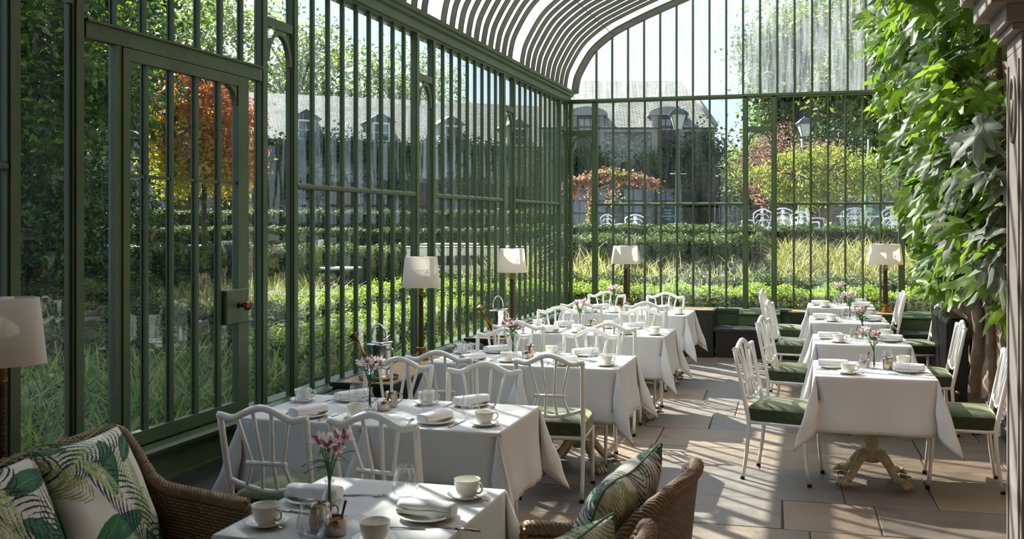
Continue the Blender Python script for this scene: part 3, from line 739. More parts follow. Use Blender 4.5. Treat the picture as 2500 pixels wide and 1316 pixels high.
for r in (1,2,3,4):
    x, y, a = cl[r]; chair(x, y, -PI/2+a, f'white chair with green cushion on the aisle side of the {ORD[r]}', 'white bamboo-style chairs at the single tables')
    x, y, a = crr[r]; chair(x, y, PI/2+a, f'white chair on the wall side of the {ORD[r]}', 'white bamboo-style chairs at the single tables')

# ------------------------------------------------------------------ tables
def pedestal_table():
    o = empty('pedestal_table')
    mb = MB().lathe([(0,.12),(.05,.13),(.058,.17),(.05,.21),(.04,.24),(.048,.27),(.036,.29),(.04,.36),(.05,.42),(.043,.47),(.033,.50),(.04,.53),(.037,.62),(.045,.67),(.05,.70),(.14,.705),(.14,.715),(0,.715)], 20); mb.build('pedestal', M['cream_iron'], o)
    for k in range(4):
        a = PI/4+k*PI/2; c, s_ = math.cos(a), math.sin(a)
        prof = [(.02,.17,.036),(.06,.178,.034),(.105,.165,.03),(.15,.12,.027),(.19,.07,.026),(.225,.042,.028),(.25,.042,.026),(.275,.032,.018)]
        mb = MB().tube([(r*c, r*s_, z) for r, z, _ in prof], [q for _, _, q in prof], 9)
        for q in (-.022,0,.022):
            mb.tube([(.265*c-q*s_, .265*s_+q*c, .05),(.30*c-q*1.2*s_, .30*s_+q*1.2*c, .022),(.315*c-q*1.3*s_, .315*s_+q*1.3*c, .012)], [.016,.014,.008], 7)
        mb.build('leg', M['cream_iron'], o)
    MB().cbox(-.335,.335,-.335,.335,.715,.742,.005).build('tabletop', M['slate_board'], o)
    o['category'] = 'table'; return freeze(o)
PT = pedestal_table()
def make_cloth(hx, hy, drop, seed):
    """a square cloth over a table: flat top, hanging sides, folded points at the corners"""
    rg = random.Random(seed); n = 56; ph = [rg.uniform(0, 6.28) for _ in range(12)]
    def coords(h):
        c = []; m_ = 18
        offs = [0,.004,.010,.02,.035]+[.035+(drop-.035)*i/(m_-4) for i in range(1, m_-3)]
        for o_ in reversed(offs): c.append(-h-o_)
        for i in range(1, 12): c.append(-h+2*h*i/12)
        for o_ in offs: c.append(h+o_)
        return c
    A, B = coords(hx), coords(hy); P = []
    for a in A:
        row = []
        for b_ in B:
            p = max(0, abs(a)-hx); q = max(0, abs(b_)-hy); sa = math.copysign(1, a); sb = math.copysign(1, b_)
            x = min(max(a,-hx),hx); y = min(max(b_,-hy),hy); z = .752
            rr_ = .006
            if p > 0 or q > 0:
                d_ = math.hypot(p, q)*(.93 if p*q > 0 else 1); mn = min(p, q); mxx = max(p, q)
                z -= max(0, d_-rr_*.3)
                k = min(1, d_/.3)
                # outward from the edge, with a rounded lip and slow ripples
                if p > 0: x += sa*(rr_*(1-math.exp(-p/.006))+.03*k*(p/drop)+.010*k*math.sin(b_*17+ph[0]+sa*2)*k+.006*k*math.sin(b_*41+ph[1]))*(p/(p+q))
                if q > 0: y += sb*(rr_*(1-math.exp(-q/.006))+.03*k*(q/drop)+.010*k*math.sin(a*17+ph[2]+sb*2)*k+.006*k*math.sin(a*41+ph[3]))*(q/(p+q))
                if p > 0 and q > 0:
                    # the corner folds: fold apex pushed out along the diagonal, flanks drawn back
                    ww = mn/mxx; e = .40*mn; th = ph[4+int(sa > 0)+2*int(sb > 0)]
                    x += sa*e*.85; y += sb*e*.85
                    sgn = 1 if p > q else -1
                    f_ = .05*math.sin(ww*PI)*min(1, mxx/.2)
                    x -= sa*f_*(1 if sgn < 0 else .0); y -= sb*f_*(1 if sgn > 0 else .0)
            row.append((x, y, z))
        P.append(row)
    mb = MB(); mb.grid(P); na, nb_ = len(A), len(B); k = 0
    for i in range(na-1):
        for j in range(nb_-1):
            a_, b_ = A[i]+A[i+1], B[j]+B[j+1]
            if abs(a_) > 2*hx and abs(b_) > 2*hy:
                q = mb.f[k]
                mb.f[k] = (q[0],q[1],q[2]) if a_*b_ > 0 else (q[1],q[2],q[3]); mb.f.append((q[0],q[2],q[3]) if a_*b_ > 0 else (q[3],q[0],q[1])); mb.mi.append(0); mb.sm.append(True)
            k += 1
    o = mb.build('tablecloth', M['cloth']); md = o.modifiers.new('s', 'SOLIDIFY'); md.thickness = .0022; md.offset = -1
    o['category'] = 'tablecloth'; return o
ROWS = {1:(-2.17,4.77), 2:(-2.02,6.88), 3:(-2.00,8.81), 4:(-2.06,10.77)}
for r, (cx, cy) in ROWS.items():
    for i, (dx, wh) in enumerate(((-.345,'window-side half'),(.345,'aisle-side half'))):
        place(PT, (cx+dx, cy, 0), .0, f'cream cast iron pedestal table, {wh} of the {ROWN[r]}', group='pedestal tables under the white cloths')
        c_ = make_cloth(.345, .35, .37, 10*r+i); c_.location = (cx+dx+(.0015 if i else -.0015), cy, 0+(.0 if i else .0005)); tag(c_, f'white tablecloth over the {wh} of the {ROWN[r]}', group='white tablecloths')
        if i == 0: c_.scale = (1,1,1)
for r, (cx, cy, a) in TC.items():
    place(PT, (cx, cy, 0), a, f'cream pedestal table under the cloth, {ORD[r]}', group='pedestal tables under the white cloths')
    c_ = make_cloth(.375, .37, .36, 70+r); c_.location = (cx, cy, 0); c_.rotation_euler.z = a; tag(c_, f'white tablecloth with pointed corners on the {ORD[r]}', group='white tablecloths')
place(PT, (-1.51, 3.12, 0), 0, 'cream pedestal table between the two wicker seats', group='pedestal tables under the white cloths')
c_ = make_cloth(.37, .37, .36, 99); c_.location = (-1.51, 3.12, 0); tag(c_, 'white tablecloth on the square table between the wicker seats', group='white tablecloths')

# ------------------------------------------------------------------ tableware prototypes
ZT = .7535
def lathe_obj(name, prof, mat, n=28, parent=None): return MB().lathe(prof, n).build(name, mat, parent)
def proto_cup():
    o = empty('teacup')
    prof = [(0,.004),(.022,.004),(.024,0),(.027,0),(.028,.006),(.036,.014),(.043,.03),(.046,.048),(.0475,.062),(.0485,.066),(.0475,.067),(.0455,.062),(.043,.046),(.038,.026),(.028,.013),(0,.010)]
    MB().lathe(prof, 28).build('bowl', M['china'], o)
    MB().tube([(.043,0,.052),(.058,0,.058),(.068,0,.048),(.067,0,.032),(.055,0,.022),(.040,0,.02)], [.0045,.004,.004,.004,.004,.005], 8).build('handle', M['china'], o)
    o['category'] = 'cup'; return freeze(o)
def proto_simple(name, prof, mat, cat, n=32):
    ob = MB().lathe(prof, n).build(name, mat); ob['category'] = cat; return ob
CUP = proto_cup()
SAUCER = proto_simple('saucer', [(0,.003),(.026,.003),(.03,0),(.034,0),(.05,.007),(.072,.018),(.0735,.0195),(.072,.021),(.05,.0105),(.03,.005),(0,.005)], M['china'], 'saucer')
PLATE = proto_simple('side_plate', [(0,.003),(.05,.003),(.054,0),(.058,0),(.066,.006),(.088,.014),(.0895,.0155),(.088,.017),(.066,.009),(.052,.006),(0,.006)], M['china'], 'plate')
GLASS = proto_simple('water_glass', [(0,.0),(.02,.0),(.026,.003),(.038,.02),(.0425,.038),(.041,.06),(.036,.085),(.0318,.105),(.0312,.1055),(.0306,.105),(.035,.085),(.0398,.06),(.041,.038),(.0365,.022),(.022,.009),(0,.008)], M['tumbler'], 'glass')
def proto_vase():
    o = MB().lathe([(0,.0),(.022,.0),(.03,.004),(.036,.025),(.034,.05),(.024,.075),(.016,.09),(.014,.11),(.017,.122),(.016,.1225),(.0125,.11),(.0145,.09),(.022,.073),(.0315,.05),(.033,.026),(.026,.008),(0,.007)], 24).build('bud_vase', M['tumbler'])
    o['category'] = 'vase'; return o
VASE = proto_vase()
def proto_jug():
    o = empty('milk_jug')
    MB().lathe([(0,.003),(.026,.003),(.028,0),(.031,.003),(.034,.02),(.0345,.05),(.031,.07),(.033,.085),(.032,.086),(.0295,.07),(.0325,.05),(.032,.02),(.028,.007),(0,.006)], 24).build('body', M['silver'], o)
    MB().tube([(.031,0,.072),(.052,0,.078),(.06,0,.06),(.055,0,.035),(.033,0,.022)], .0035, 8).build('handle', M['silver'], o)
    MB().rings([[(-.028,-.012,.07),(-.028,.012,.07),(-.03,0,.06)],[(-.042,-.004,.09),(-.042,.004,.09),(-.04,0,.085)]]).build('spout', M['silver'], o)
    o['category'] = 'jug'; return freeze(o)
JUG = proto_jug()
def proto_sugar():
    o = empty('sugar_bowl')
    MB().lathe([(0,.003),(.03,.003),(.033,0),(.035,.003),(.036,.03),(.0375,.055),(.036,.056),(.0345,.03),(.033,.008),(0,.007)], 24).build('body', M['silver'], o)
    cs = MB(); rg = random.Random(4)
    for i in range(9):
        a = i*.9; r = .018 if i else 0; x, y = r*math.cos(a), r*math.sin(a); z = .034+rg.uniform(0,.008); cs.cbox(x-.008,x+.008,y-.008,y+.008,z,z+.014,.002)
    cs.build('sugar_lumps', pbr('brown_sugar', '#9A6A3C', .8), o)['kind'] = 'stuff'
    MB().tube([(.01,.005,.03),(.022,.01,.075),(.03,.012,.11)], [.003,.004,.005], 8).build('tongs', M['black_plastic'], o)
    o['category'] = 'bowl'; return freeze(o)
SUG = proto_sugar()
def proto_napkin():
    mb = MB(); rings = []; n = 30
    for i in range(13):
        u = -1+i/6; e = (1-abs(u)**6*.12); r = []
        for j in range(n):
            a = 2*PI*j/n; c, s_ = math.cos(a), math.sin(a); w_ = .030*e*(1+.02*math.sin(3*u)); hh = .019*e
            y = w_*math.copysign(abs(c)**.75, c); z = .020+hh*math.copysign(abs(s_)**.8, s_)
            if z < .006: y *= 1.12
            r.append((u*.078, y+.002*math.sin(u*5), max(z, .001)))
        rings.append(r)
    mb.rings(rings)
    for k in range(2):   # fold lines: the loose layers under the roll
        rings = []
        for i in range(9):
            u = -1+i/4; y0 = -.030-.004*k; rings.append([(u*.076, y0-.001, .006+.007*k),(u*.076, y0+.03, .006+.007*k),(u*.076, y0+.03, .011+.007*k),(u*.076, y0+.001, .0115+.007*k+.001*math.sin(u*4))])
        mb.rings(rings, smooth=False)
    o = mb.build('rolled_napkin', M['napkin']); o['category'] = 'napkin'; return o
NAP = proto_napkin()
def proto_fork():
    mb = MB(); mb.tube([(0,-.09,.004),(0,-.05,.004),(0,0,.006),(0,.03,.006)], [.004,.0035,.0022,.003], 6, squash=1)
    mb.box(-.011,.011,.03,.045,.004,.0065)
    for x in (-.0095,-.0032,.0032,.0095): mb.tube([(x,.045,.005),(x,.065,.007),(x,.085,.004)], [.0014,.0013,.0008], 5)
    o = mb.build('fork', M['steel']); o['category'] = 'fork'; return o
def proto_knife():
    mb = MB(); mb.tube([(0,-.1,.004),(0,-.05,.0045),(0,-.01,.004)], [.0045,.0045,.004], 6)
    mb.rings([[(-.004,-.01,.0035),(.004,-.01,.0035),(.004,-.01,.005),(-.004,-.01,.005)],[(-.006,.03,.0035),(.005,.03,.0035),(.005,.03,.0045),(-.006,.03,.0045)],[(-.004,.09,.0035),(.003,.09,.0035),(.003,.09,.0045),(-.004,.09,.0045)]], smooth=False)
    o = mb.build('table_knife', M['steel']); o['category'] = 'knife'; return o
def proto_spoon():
    mb = MB(); mb.tube([(0,-.07,.004),(0,-.02,.0045),(0,.02,.005)], [.0032,.002,.0024], 6)
    P = []
    for i in range(7):
        v = -1+i/3; P.append([(.0105*math.sqrt(max(0,1-v*v))*(-1+j/2), .038+.018*v, .0045-.003*(1-v*v)*(1-(-1+j/2)**2)+.001) for j in range(5)])
    mb.grid(P); o = mb.build('teaspoon', M['steel']); o['category'] = 'spoon'; return o
FORK, KNIFE, SPOON = proto_fork(), proto_knife(), proto_spoon()
def setting(px, py, face, cupo, glasso, desc, g, nap=0., fk=None, kn=None):
    """px,py plate centre; face: direction the diner faces (rad, 0 = +Y)"""
    z = ZT
    place(PLATE, (px, py, z), 0, f'white side plate under rolled napkin, {desc}', group=g+' plates', scale=1.15)
    place(NAP, (px, py, z+.0125), nap, f'rolled white linen napkin, {desc}', group=g+' napkins', scale=(1.28,1.2,1.2))
    def rot(dx, dy): return px+dx*math.cos(face)-dy*math.sin(face), py+dx*math.sin(face)+dy*math.cos(face)
    if cupo:
        x, y = cupo; place(SAUCER, (x, y, z), 0, f'white saucer, {desc}', group=g+' saucers'); place(CUP, (x, y, z+.005), nap*.7-.3, f'white china teacup, {desc}', group=g+' teacups')
        place(SPOON, (x+.045, y-.02, z+.012), .9, f'silver teaspoon on the saucer, {desc}', group=g+' teaspoons')
    if glasso: place(GLASS, (glasso[0], glasso[1], z), 0, f'empty clear tumbler, {desc}', group=g+' tumblers', scale=1.12)
    x, y = fk or rot(-.13, 0); place(FORK, (x, y, z), face+.2, f'silver fork, {desc}', group=g+' forks')
    x, y = kn or rot(.12, 0); place(KNIFE, (x, y, z), face-.1, f'silver knife, {desc}', group=g+' knives')
# flowers: alstroemeria sprays
def flowers(seed, h=.16, tilt=(0,0), n=5):
    rg = random.Random(seed); o = empty('alstroemeria_spray'); st = MB(); 
    heads = []
    for k in range(n):
        a = 2*PI*k/n+rg.random(); sp = .018+.028*rg.random(); top = (tilt[0]+sp*1.5*math.cos(a), tilt[1]+sp*1.5*math.sin(a), .122+h*(.75+.3*rg.random()))
        st.tube(smooth_path([(.006*math.cos(a),.006*math.sin(a),.01),(.003*math.cos(a),.003*math.sin(a),.11),(tilt[0]*.5+sp*.5*math.cos(a),tilt[1]*.5+sp*.5*math.sin(a),.122+h*.4),top], 4), .0022, 6); heads.append((top, a))
    lm = MB()
    for k in range(13):
        a = rg.uniform(0, 6.28); z0 = .13+h*rg.uniform(.1,.7); L_ = .06+.04*rg.random(); zr = (z0-.12)/h
        bx0, by0 = tilt[0]*zr*.7, tilt[1]*zr*.7; up = rg.uniform(.2,1.0); P = []
        for i in range(6):
            u = i/5; wd = .011*math.sin(PI*min(1,u*.9+.08)); cx_, cy_ = bx0+math.cos(a)*L_*u, by0+math.sin(a)*L_*u; cz = z0+L_*(up*u-.5*u*u)
            P.append([(cx_-math.sin(a)*wd*s_, cy_+math.cos(a)*wd*s_, cz+.003*abs(s_)) for s_ in (-1,0,1)])
        lm.grid(P)
    for (hx, hy, hz), a in heads:
        bl_ = MB()
        for q in range(2):
            ax = Vector((math.cos(a+q*1.6)*.8, math.sin(a+q*1.6)*.8, .75)).normalized(); c0 = Vector((hx, hy, hz))+Vector((0,0,.004*q))
            u1 = ax.orthogonal().normalized(); u2 = ax.cross(u1)
            for i in range(6):
                th = i*PI/3; dr = u1*math.cos(th)+u2*math.sin(th); L_ = .042 if i % 2 else .038; P = []
                for j in range(5):
                    v = j/4; wd = (.0115 if i % 2 else .008)*math.sin(PI*min(1, .12+v*.8)); c_ = c0+ax*(L_*(v*.9-.15*v*v))+dr*(L_*(.10+.55*v*v)); sd = dr.cross(ax).normalized()
                    P.append([tuple(c_+sd*wd*s_) for s_ in (-1,0,1)])
                bl_.grid(P, 0 if i % 2 or i == 0 else 1)
        bl_.build('blossom', [M['petal'], M['petal_dark']], o)
    st.build('stems', M['stem'], o); lm.build('leaves', M['flower_leaf'], o)
    o['category'] = 'flowers'; return o
def centre(vx, vy, jx, jy, sx, sy, desc, seed, tilt=(0,0)):
    place(VASE, (vx, vy, ZT), 0, f'small clear glass bud vase on the {desc}', group='bud vases')
    f_ = flowers(seed, .13, tilt, 6); f_.location = (vx, vy, ZT+.002); tag(f_, f'pink and white alstroemeria in the bud vase on the {desc}', group='alstroemeria sprays')
    place(JUG, (jx, jy, ZT), .5, f'hammered silver milk jug on the {desc}', group='silver milk jugs')
    place(SUG, (sx, sy, ZT), 0, f'silver sugar bowl with black-handled tongs on the {desc}', group='silver sugar bowls')
for r, (cx, cy) in ROWS.items():
    T_ = lambda x, y: (x+2.17+cx+random.uniform(-.012,.012), y-4.77+cy+random.uniform(-.012,.012))
    g = 'long table'
    for (pl, cu, gl_, fc, wh, nap) in (((-2.545,4.525),(-2.30,4.56),(-2.645,4.675),0,'window-side place, back to doorway',1.2),
                                  ((-1.862,4.545),(-1.585,4.565),(-1.72,4.73),0,'aisle-side place, back to doorway',1.25),
                                  ((-2.535,5.01),(-2.77,4.90),(-2.43,4.86),PI,'window-side place, facing doorway',.9),
                                  ((-1.84,5.03),(-2.085,4.99),(-1.99,4.83),PI,'aisle-side place, facing doorway',.75)):
        x, y = T_(*pl); setting(x, y, fc, T_(*cu), T_(*gl_), f'{wh}, {ROWN[r]}', g, nap+random.uniform(-.15,.15))
    vx, vy = T_(-2.325,4.77); jx, jy = T_(-2.235,4.88); sx, sy = T_(-2.225,4.775); centre(vx, vy, jx, jy, sx, sy, ROWN[r], 20+r, (0,-.01))
for r, (cx, cy, a) in TC.items():
    T_ = lambda x, y: (x-.345+cx+random.uniform(-.01,.01), y-6.975+cy+random.uniform(-.01,.01)); g = 'single table'
    x, y = T_(.10,7.00); setting(x, y, -PI/2, T_(.175,6.73), T_(.29,6.85), f'aisle-side place, {ORD[r]}', g, .05, T_(.10,7.14), T_(.07,6.86))
    x, y = T_(.585,6.93); setting(x, y, PI/2, T_(.57,7.20), T_(.46,7.13), f'wall-side place, {ORD[r]}', g, -.05, T_(.53,6.78), T_(.66,6.79))
    vx, vy = T_(.36,7.0); jx, jy = T_(.452,6.985); sx, sy = T_(.36,6.88) ; sx, sy = T_(.30,7.06); centre(vx, vy, jx, jy, sx, sy, ORD[r], 40+r, (-.02,0))
# the table between the wicker seats
DF = 'table between the wicker seats'
setting(-1.755, 3.17, -PI/2, (-1.765,2.87), None, f'wicker sofa side, {DF}', 'front table', .05, (-1.60,3.27), (-1.72,3.02))
setting(-1.285, 3.09, PI/2, (-1.235,3.345), (-1.45,3.28), f'armchair side, {DF}', 'front table', -.03, (-1.33,2.95), (-1.16,3.0))
place(SAUCER, (-1.34,2.80,ZT), 0, 'white saucer at the front edge of the table between the wicker seats'); place(CUP, (-1.34,2.80,ZT+.005), 2, 'white teacup at the front edge of the table between the wicker seats')
place(GLASS, (-1.545,2.775,ZT), 0, 'clear tumbler beside the silver pots on the table between the wicker seats')
centre(-1.62, 3.03, -1.575, 2.88, -1.50, 2.845, DF, 61, (.0,.0))

# ------------------------------------------------------------------ lamps
def make_lamp(hz=.60, oval=.62, w=1.0):
    """hz: underside of shade above the base"""
    o = empty('table_lamp')
    MB().lathe([(0,0),(.062,0),(.062,.012),(.055,.02),(.05,.032),(.05,.045),(.043,.052),(.040,.085),(.044,.09),(.044,.1),(.034,.108),(0,.108)], 24).build('base', M['brass'], o, 'turned brass base')
    prof = []; k = 0
    for i in range(60):
        u = i/59; prof.append((.024-.006*u+.0018*math.sin(i*2.2), .10+u*(hz-.17)))
    MB().lathe(prof, 20).build('column', M['bronze'], o, 'dark carved bronze column')
    MB().lathe([(.018,hz-.08),(.026,hz-.07),(.026,hz-.055),(.018,hz-.05),(.02,hz-.02),(.012,hz-.01),(.012,hz+.04),(.016,hz+.045),(.016,hz+.09),(0,hz+.09)], 16).build('collar', M['brass'], o)
    rings = []; n = 48
    for z, sx, sy in ((hz-.005,.158*w,.158*w*oval),(hz+.245,.132*w,.132*w*oval),(hz+.248,.130*w,.130*w*oval),(hz,.156*w,.156*w*oval)):
        r = []
        for j in range(n):
            a = 2*PI*j/n; c, s_ = math.cos(a), math.sin(a); r.append((sx*math.copysign(abs(c)**.8, c), sy*math.copysign(abs(s_)**.8, s_), z))
        rings.append(r)
    mb = MB(); mb.rings(rings+[rings[0]], cap0=False, cap1=False); mb.build('lamp_shade', M['shade'], o)
    mb = MB(); 
    for sg in (-1,1): mb.tube(smooth_path([(sg*.012,0,hz+.02),(sg*.05,0,hz+.07),(sg*.045,0,hz+.17),(0,0,hz+.215)], 5), .0018, 6)
    mb.lathe([(0,0),(.012,.0),(.028,.03),(.03,.055),(.02,.08),(0,.085)], 14, (0,0,hz+.085)); mb.tube([(0,0,hz+.2),(0,0,hz+.22)], .004, 6)
    mb.tube([(-.128*w,0,hz+.225),(.128*w,0,hz+.225)], .0015, 6); mb.build('harp_and_bulb', M['chrome'], o)
    o['category'] = 'lamp'; return o
LA = freeze(make_lamp(.60))
place(LA, (-3.17,7.49,.622), .25, 'table lamp with cream shade on the first window cabinet, beside the watering can', group='carved lamps with cream shades')
place(LA, (-3.17,9.96,.622), .25, 'table lamp with cream shade on the second window cabinet', group='carved lamps with cream shades')
place(LA, (-2.548,13.12,.607), .05, 'table lamp with cream shade before the end glass, on the corner cabinet', group='carved lamps with cream shades', scale=(1.28,1.2,.97))
place(LA, (.815,13.12,.607), .05, 'table lamp with cream shade behind the last single table', group='carved lamps with cream shades', scale=(1.38,1.2,1.02))
cabinet(-3.34,-2.86,2.5,3.35,.625,'low black cabinet behind the wicker sofa','x')
place(LA, (-2.99,3.02,.622), .9, 'cream lampshade beside the wicker sofa, close to the doorway', group='carved lamps with cream shades')
# ------------------------------------------------------------------ watering cans on trays
def watering_can():
    o = empty('watering_can')
    MB().lathe([(0,0),(.098,0),(.1,.004),(.1,.02),(.094,.025),(.09,.035),(.09,.24),(.094,.248),(.092,.252),(.06,.256),(0,.256)], 32).build('body', M['chrome'], o)
    MB().tube([(-.085,0,.06),(-.16,0,.17),(-.235,0,.265)], [.02,.014,.010], 12).build('spout', M['brass'], o, 'long brass-toned spout')
    mb = MB().lathe([(.010,0),(.02,.01),(.036,.035),(.038,.042),(0,.048)], 20); mb.xf(Matrix.Translation((-.232,0,.262)) @ Matrix.Rotation(-38*D2R, 4, 'Y')); mb.build('rose', M['brass'], o)
    MB().tube([(-.065,0,.25)]+[(.0-.07*math.cos(a*PI/12), 0, .29+.10*math.sin(a*PI/12)) for a in range(13)]+[(.07,0,.23)], .0065, 8).build('top_handle', M['chrome'], o)
    MB().tube(smooth_path([(.09,0,.21),(.135,0,.22),(.15,0,.16),(.125,0,.1),(.09,0,.07)], 5), .006, 8).build('back_handle', M['chrome'], o)
    MB().cbox(.0,.085,-.06,.06,.256,.268,.004).build('lid', M['chrome'], o)
    o['category'] = 'watering can'; return freeze(o)
WC = watering_can()
TR = MB().lathe([(0,.004),(.12,.004),(.135,.004),(.142,.02),(.145,.021),(.138,.002),(.12,0),(0,0)], 36).build('round_tray', M['brass']); TR['category'] = 'tray'
place(TR, (-3.08,6.50,.622), 0, 'round brass tray under the first watering can'); place(WC, (-3.08,6.50,.627), -.35, 'polished metal watering can with brass spout beside the first window lamp')
place(TR, (-3.09,9.25,.622), 0, 'round brass tray under the second watering can'); place(WC, (-3.09,9.25,.627), 1.1, 'polished metal watering can on the second window cabinet')
# ------------------------------------------------------------------ wicker seats
def uvgrid(name, P, mats, parent, th=.018, m=0):
    R_, C_ = len(P), len(P[0]); V = np.array(P, float).reshape(-1,3); I = np.arange(R_*C_).reshape(R_, C_)
    F = np.stack([I[:-1,:-1], I[:-1,1:], I[1:,1:], I[1:,:-1]], -1).reshape(-1,4)
    o = npmesh(name, V, F, mats, parent, smooth=True); Pa = np.array(P, float)
    U = np.zeros((R_, C_)); U[:,1:] = np.cumsum(np.linalg.norm(np.diff(Pa, axis=1), axis=2), 1)
    W = np.zeros((R_, C_)); W[1:] = np.cumsum(np.linalg.norm(np.diff(Pa, axis=0), axis=2), 0); U = np.repeat(U.mean(0, keepdims=True), R_, 0)
    uv = o.data.uv_layers.new(name='UVMap'); li = np.empty(len(o.data.loops), np.int32); o.data.loops.foreach_get('vertex_index', li)
    UV = np.stack([U.ravel()[li], W.ravel()[li]], -1); uv.data.foreach_set('uv', UV.astype(np.float32).ravel())
    if th: s_ = o.modifiers.new('s', 'SOLIDIFY'); s_.thickness = th; s_.offset = 0
    return o
def rope(name, path, parent, R=.019, r=.0092, strands=5, pitch=.085):
    pts = smooth_path(path, 14); d = 0; mb = MB(); T = []
    for i, p in enumerate(pts):
        if i: d += (p-pts[i-1]).length
        T.append((p, d))
    for k in range(strands):
        out_ = []
        for i, (p, d_) in enumerate(T):
            t_ = (pts[min(i+1,len(pts)-1)]-pts[max(i-1,0)]).normalized(); a = t_.orthogonal() if abs(t_.z) > .95 else t_.cross(Vector((0,0,1))); a.normalize(); b_ = t_.cross(a)
            th = 2*PI*(d_/pitch+k/strands); out_.append(p+(a*math.cos(th)+b_*math.sin(th))*R)
        mb.tube(out_, r, 7)
    return mb.build(name, M['rope'], parent)
def wicker_seat(name, rim, inward, depth_floor=.06, seat=None, label=''):
    """rim: arm front -> arm -> back -> other arm, in world coordinates"""
    o = empty(name); R_ = smooth_path(rim, 12); rows = []
    cx = sum(p.x for p in R_)/len(R_); cy = sum(p.y for p in R_)/len(R_)
    for k in range(26):
        v = k/25; row = []
        for p in R_:
            z = p.z-.02-(p.z-.02-depth_floor)*v; sh = .06*math.sin(min(1, v*1.3)*PI*.5)
            dx, dy = cx-p.x, cy-p.y; l = math.hypot(dx, dy) or 1
            row.append((p.x+dx/l*sh, p.y+dy/l*sh, z))
        rows.append(row)
    uvgrid('woven_shell', rows, M['wicker'], o); rope('braided_rim', rim, o)
    for e in (rim[0], rim[-1]):
        rope('braided_front_edge', [(e[0], e[1], e[2]), (e[0]+inward*.02, e[1], e[2]*.6), (e[0]+inward*.01, e[1], .06)], o, .014, .010, 3, .07)
    x0, x1, y0, y1 = seat
    MB().cbox(x0, x1, y0, y1, .14, .36, .01).build('seat_base', M['wicker'], o); MB().cbox(x0+.01, x1-.01, y0+.01, y1-.01, .36, .44, .02).build('seat_cushion', M['napkin'], o)
    for lx in (x0+.04, x1-.04):
        for ly in (y0+.04, y1-.04): MB().tube([(lx,ly,.0),(lx,ly,.16)], .02, 10).build('leg', M['rope'], o)
    o['category'] = 'sofa' if 'sofa' in name else 'armchair'; o['label'] = label; return o
wicker_seat('wicker_sofa', [(-2.22,3.47,.62),(-2.45,3.50,.635),(-2.68,3.53,.66),(-2.82,3.56,.78),(-2.90,3.54,.865),(-2.94,3.35,.86),(-2.95,3.0,.85),(-2.95,2.6,.85),(-2.92,2.36,.84),(-2.8,2.30,.72),(-2.6,2.3,.64),(-2.22,2.3,.62)], 1, .05, (-2.86,-2.26,2.38,3.44), 'brown woven wicker sofa with leaf-print cushions beside the green window wall')
wicker_seat('wicker_armchair', [(-1.06,3.49,.62),(-.85,3.52,.625),(-.64,3.56,.66),(-.50,3.62,.78),(-.44,3.60,.865),(-.43,3.45,.87),(-.48,3.22,.86),(-.56,3.05,.81),(-.66,2.96,.70),(-.85,2.93,.635),(-1.06,2.93,.62)], -1, .05, (-1.02,-.54,3.0,3.44), 'rounded brown wicker armchair with its back to the single tables, leaf-print cushion inside')
wicker_seat('wicker_armchair', [(-1.06,2.74,.62),(-.85,2.77,.625),(-.66,2.81,.66),(-.54,2.86,.78),(-.49,2.84,.86),(-.47,2.70,.87),(-.50,2.50,.86),(-.58,2.33,.81),(-.68,2.24,.70),(-.87,2.21,.635),(-1.06,2.21,.62)], -1, .05, (-1.02,-.58,2.28,2.70), 'wicker armchair closest to the doorway, mostly cut off by the picture edge')
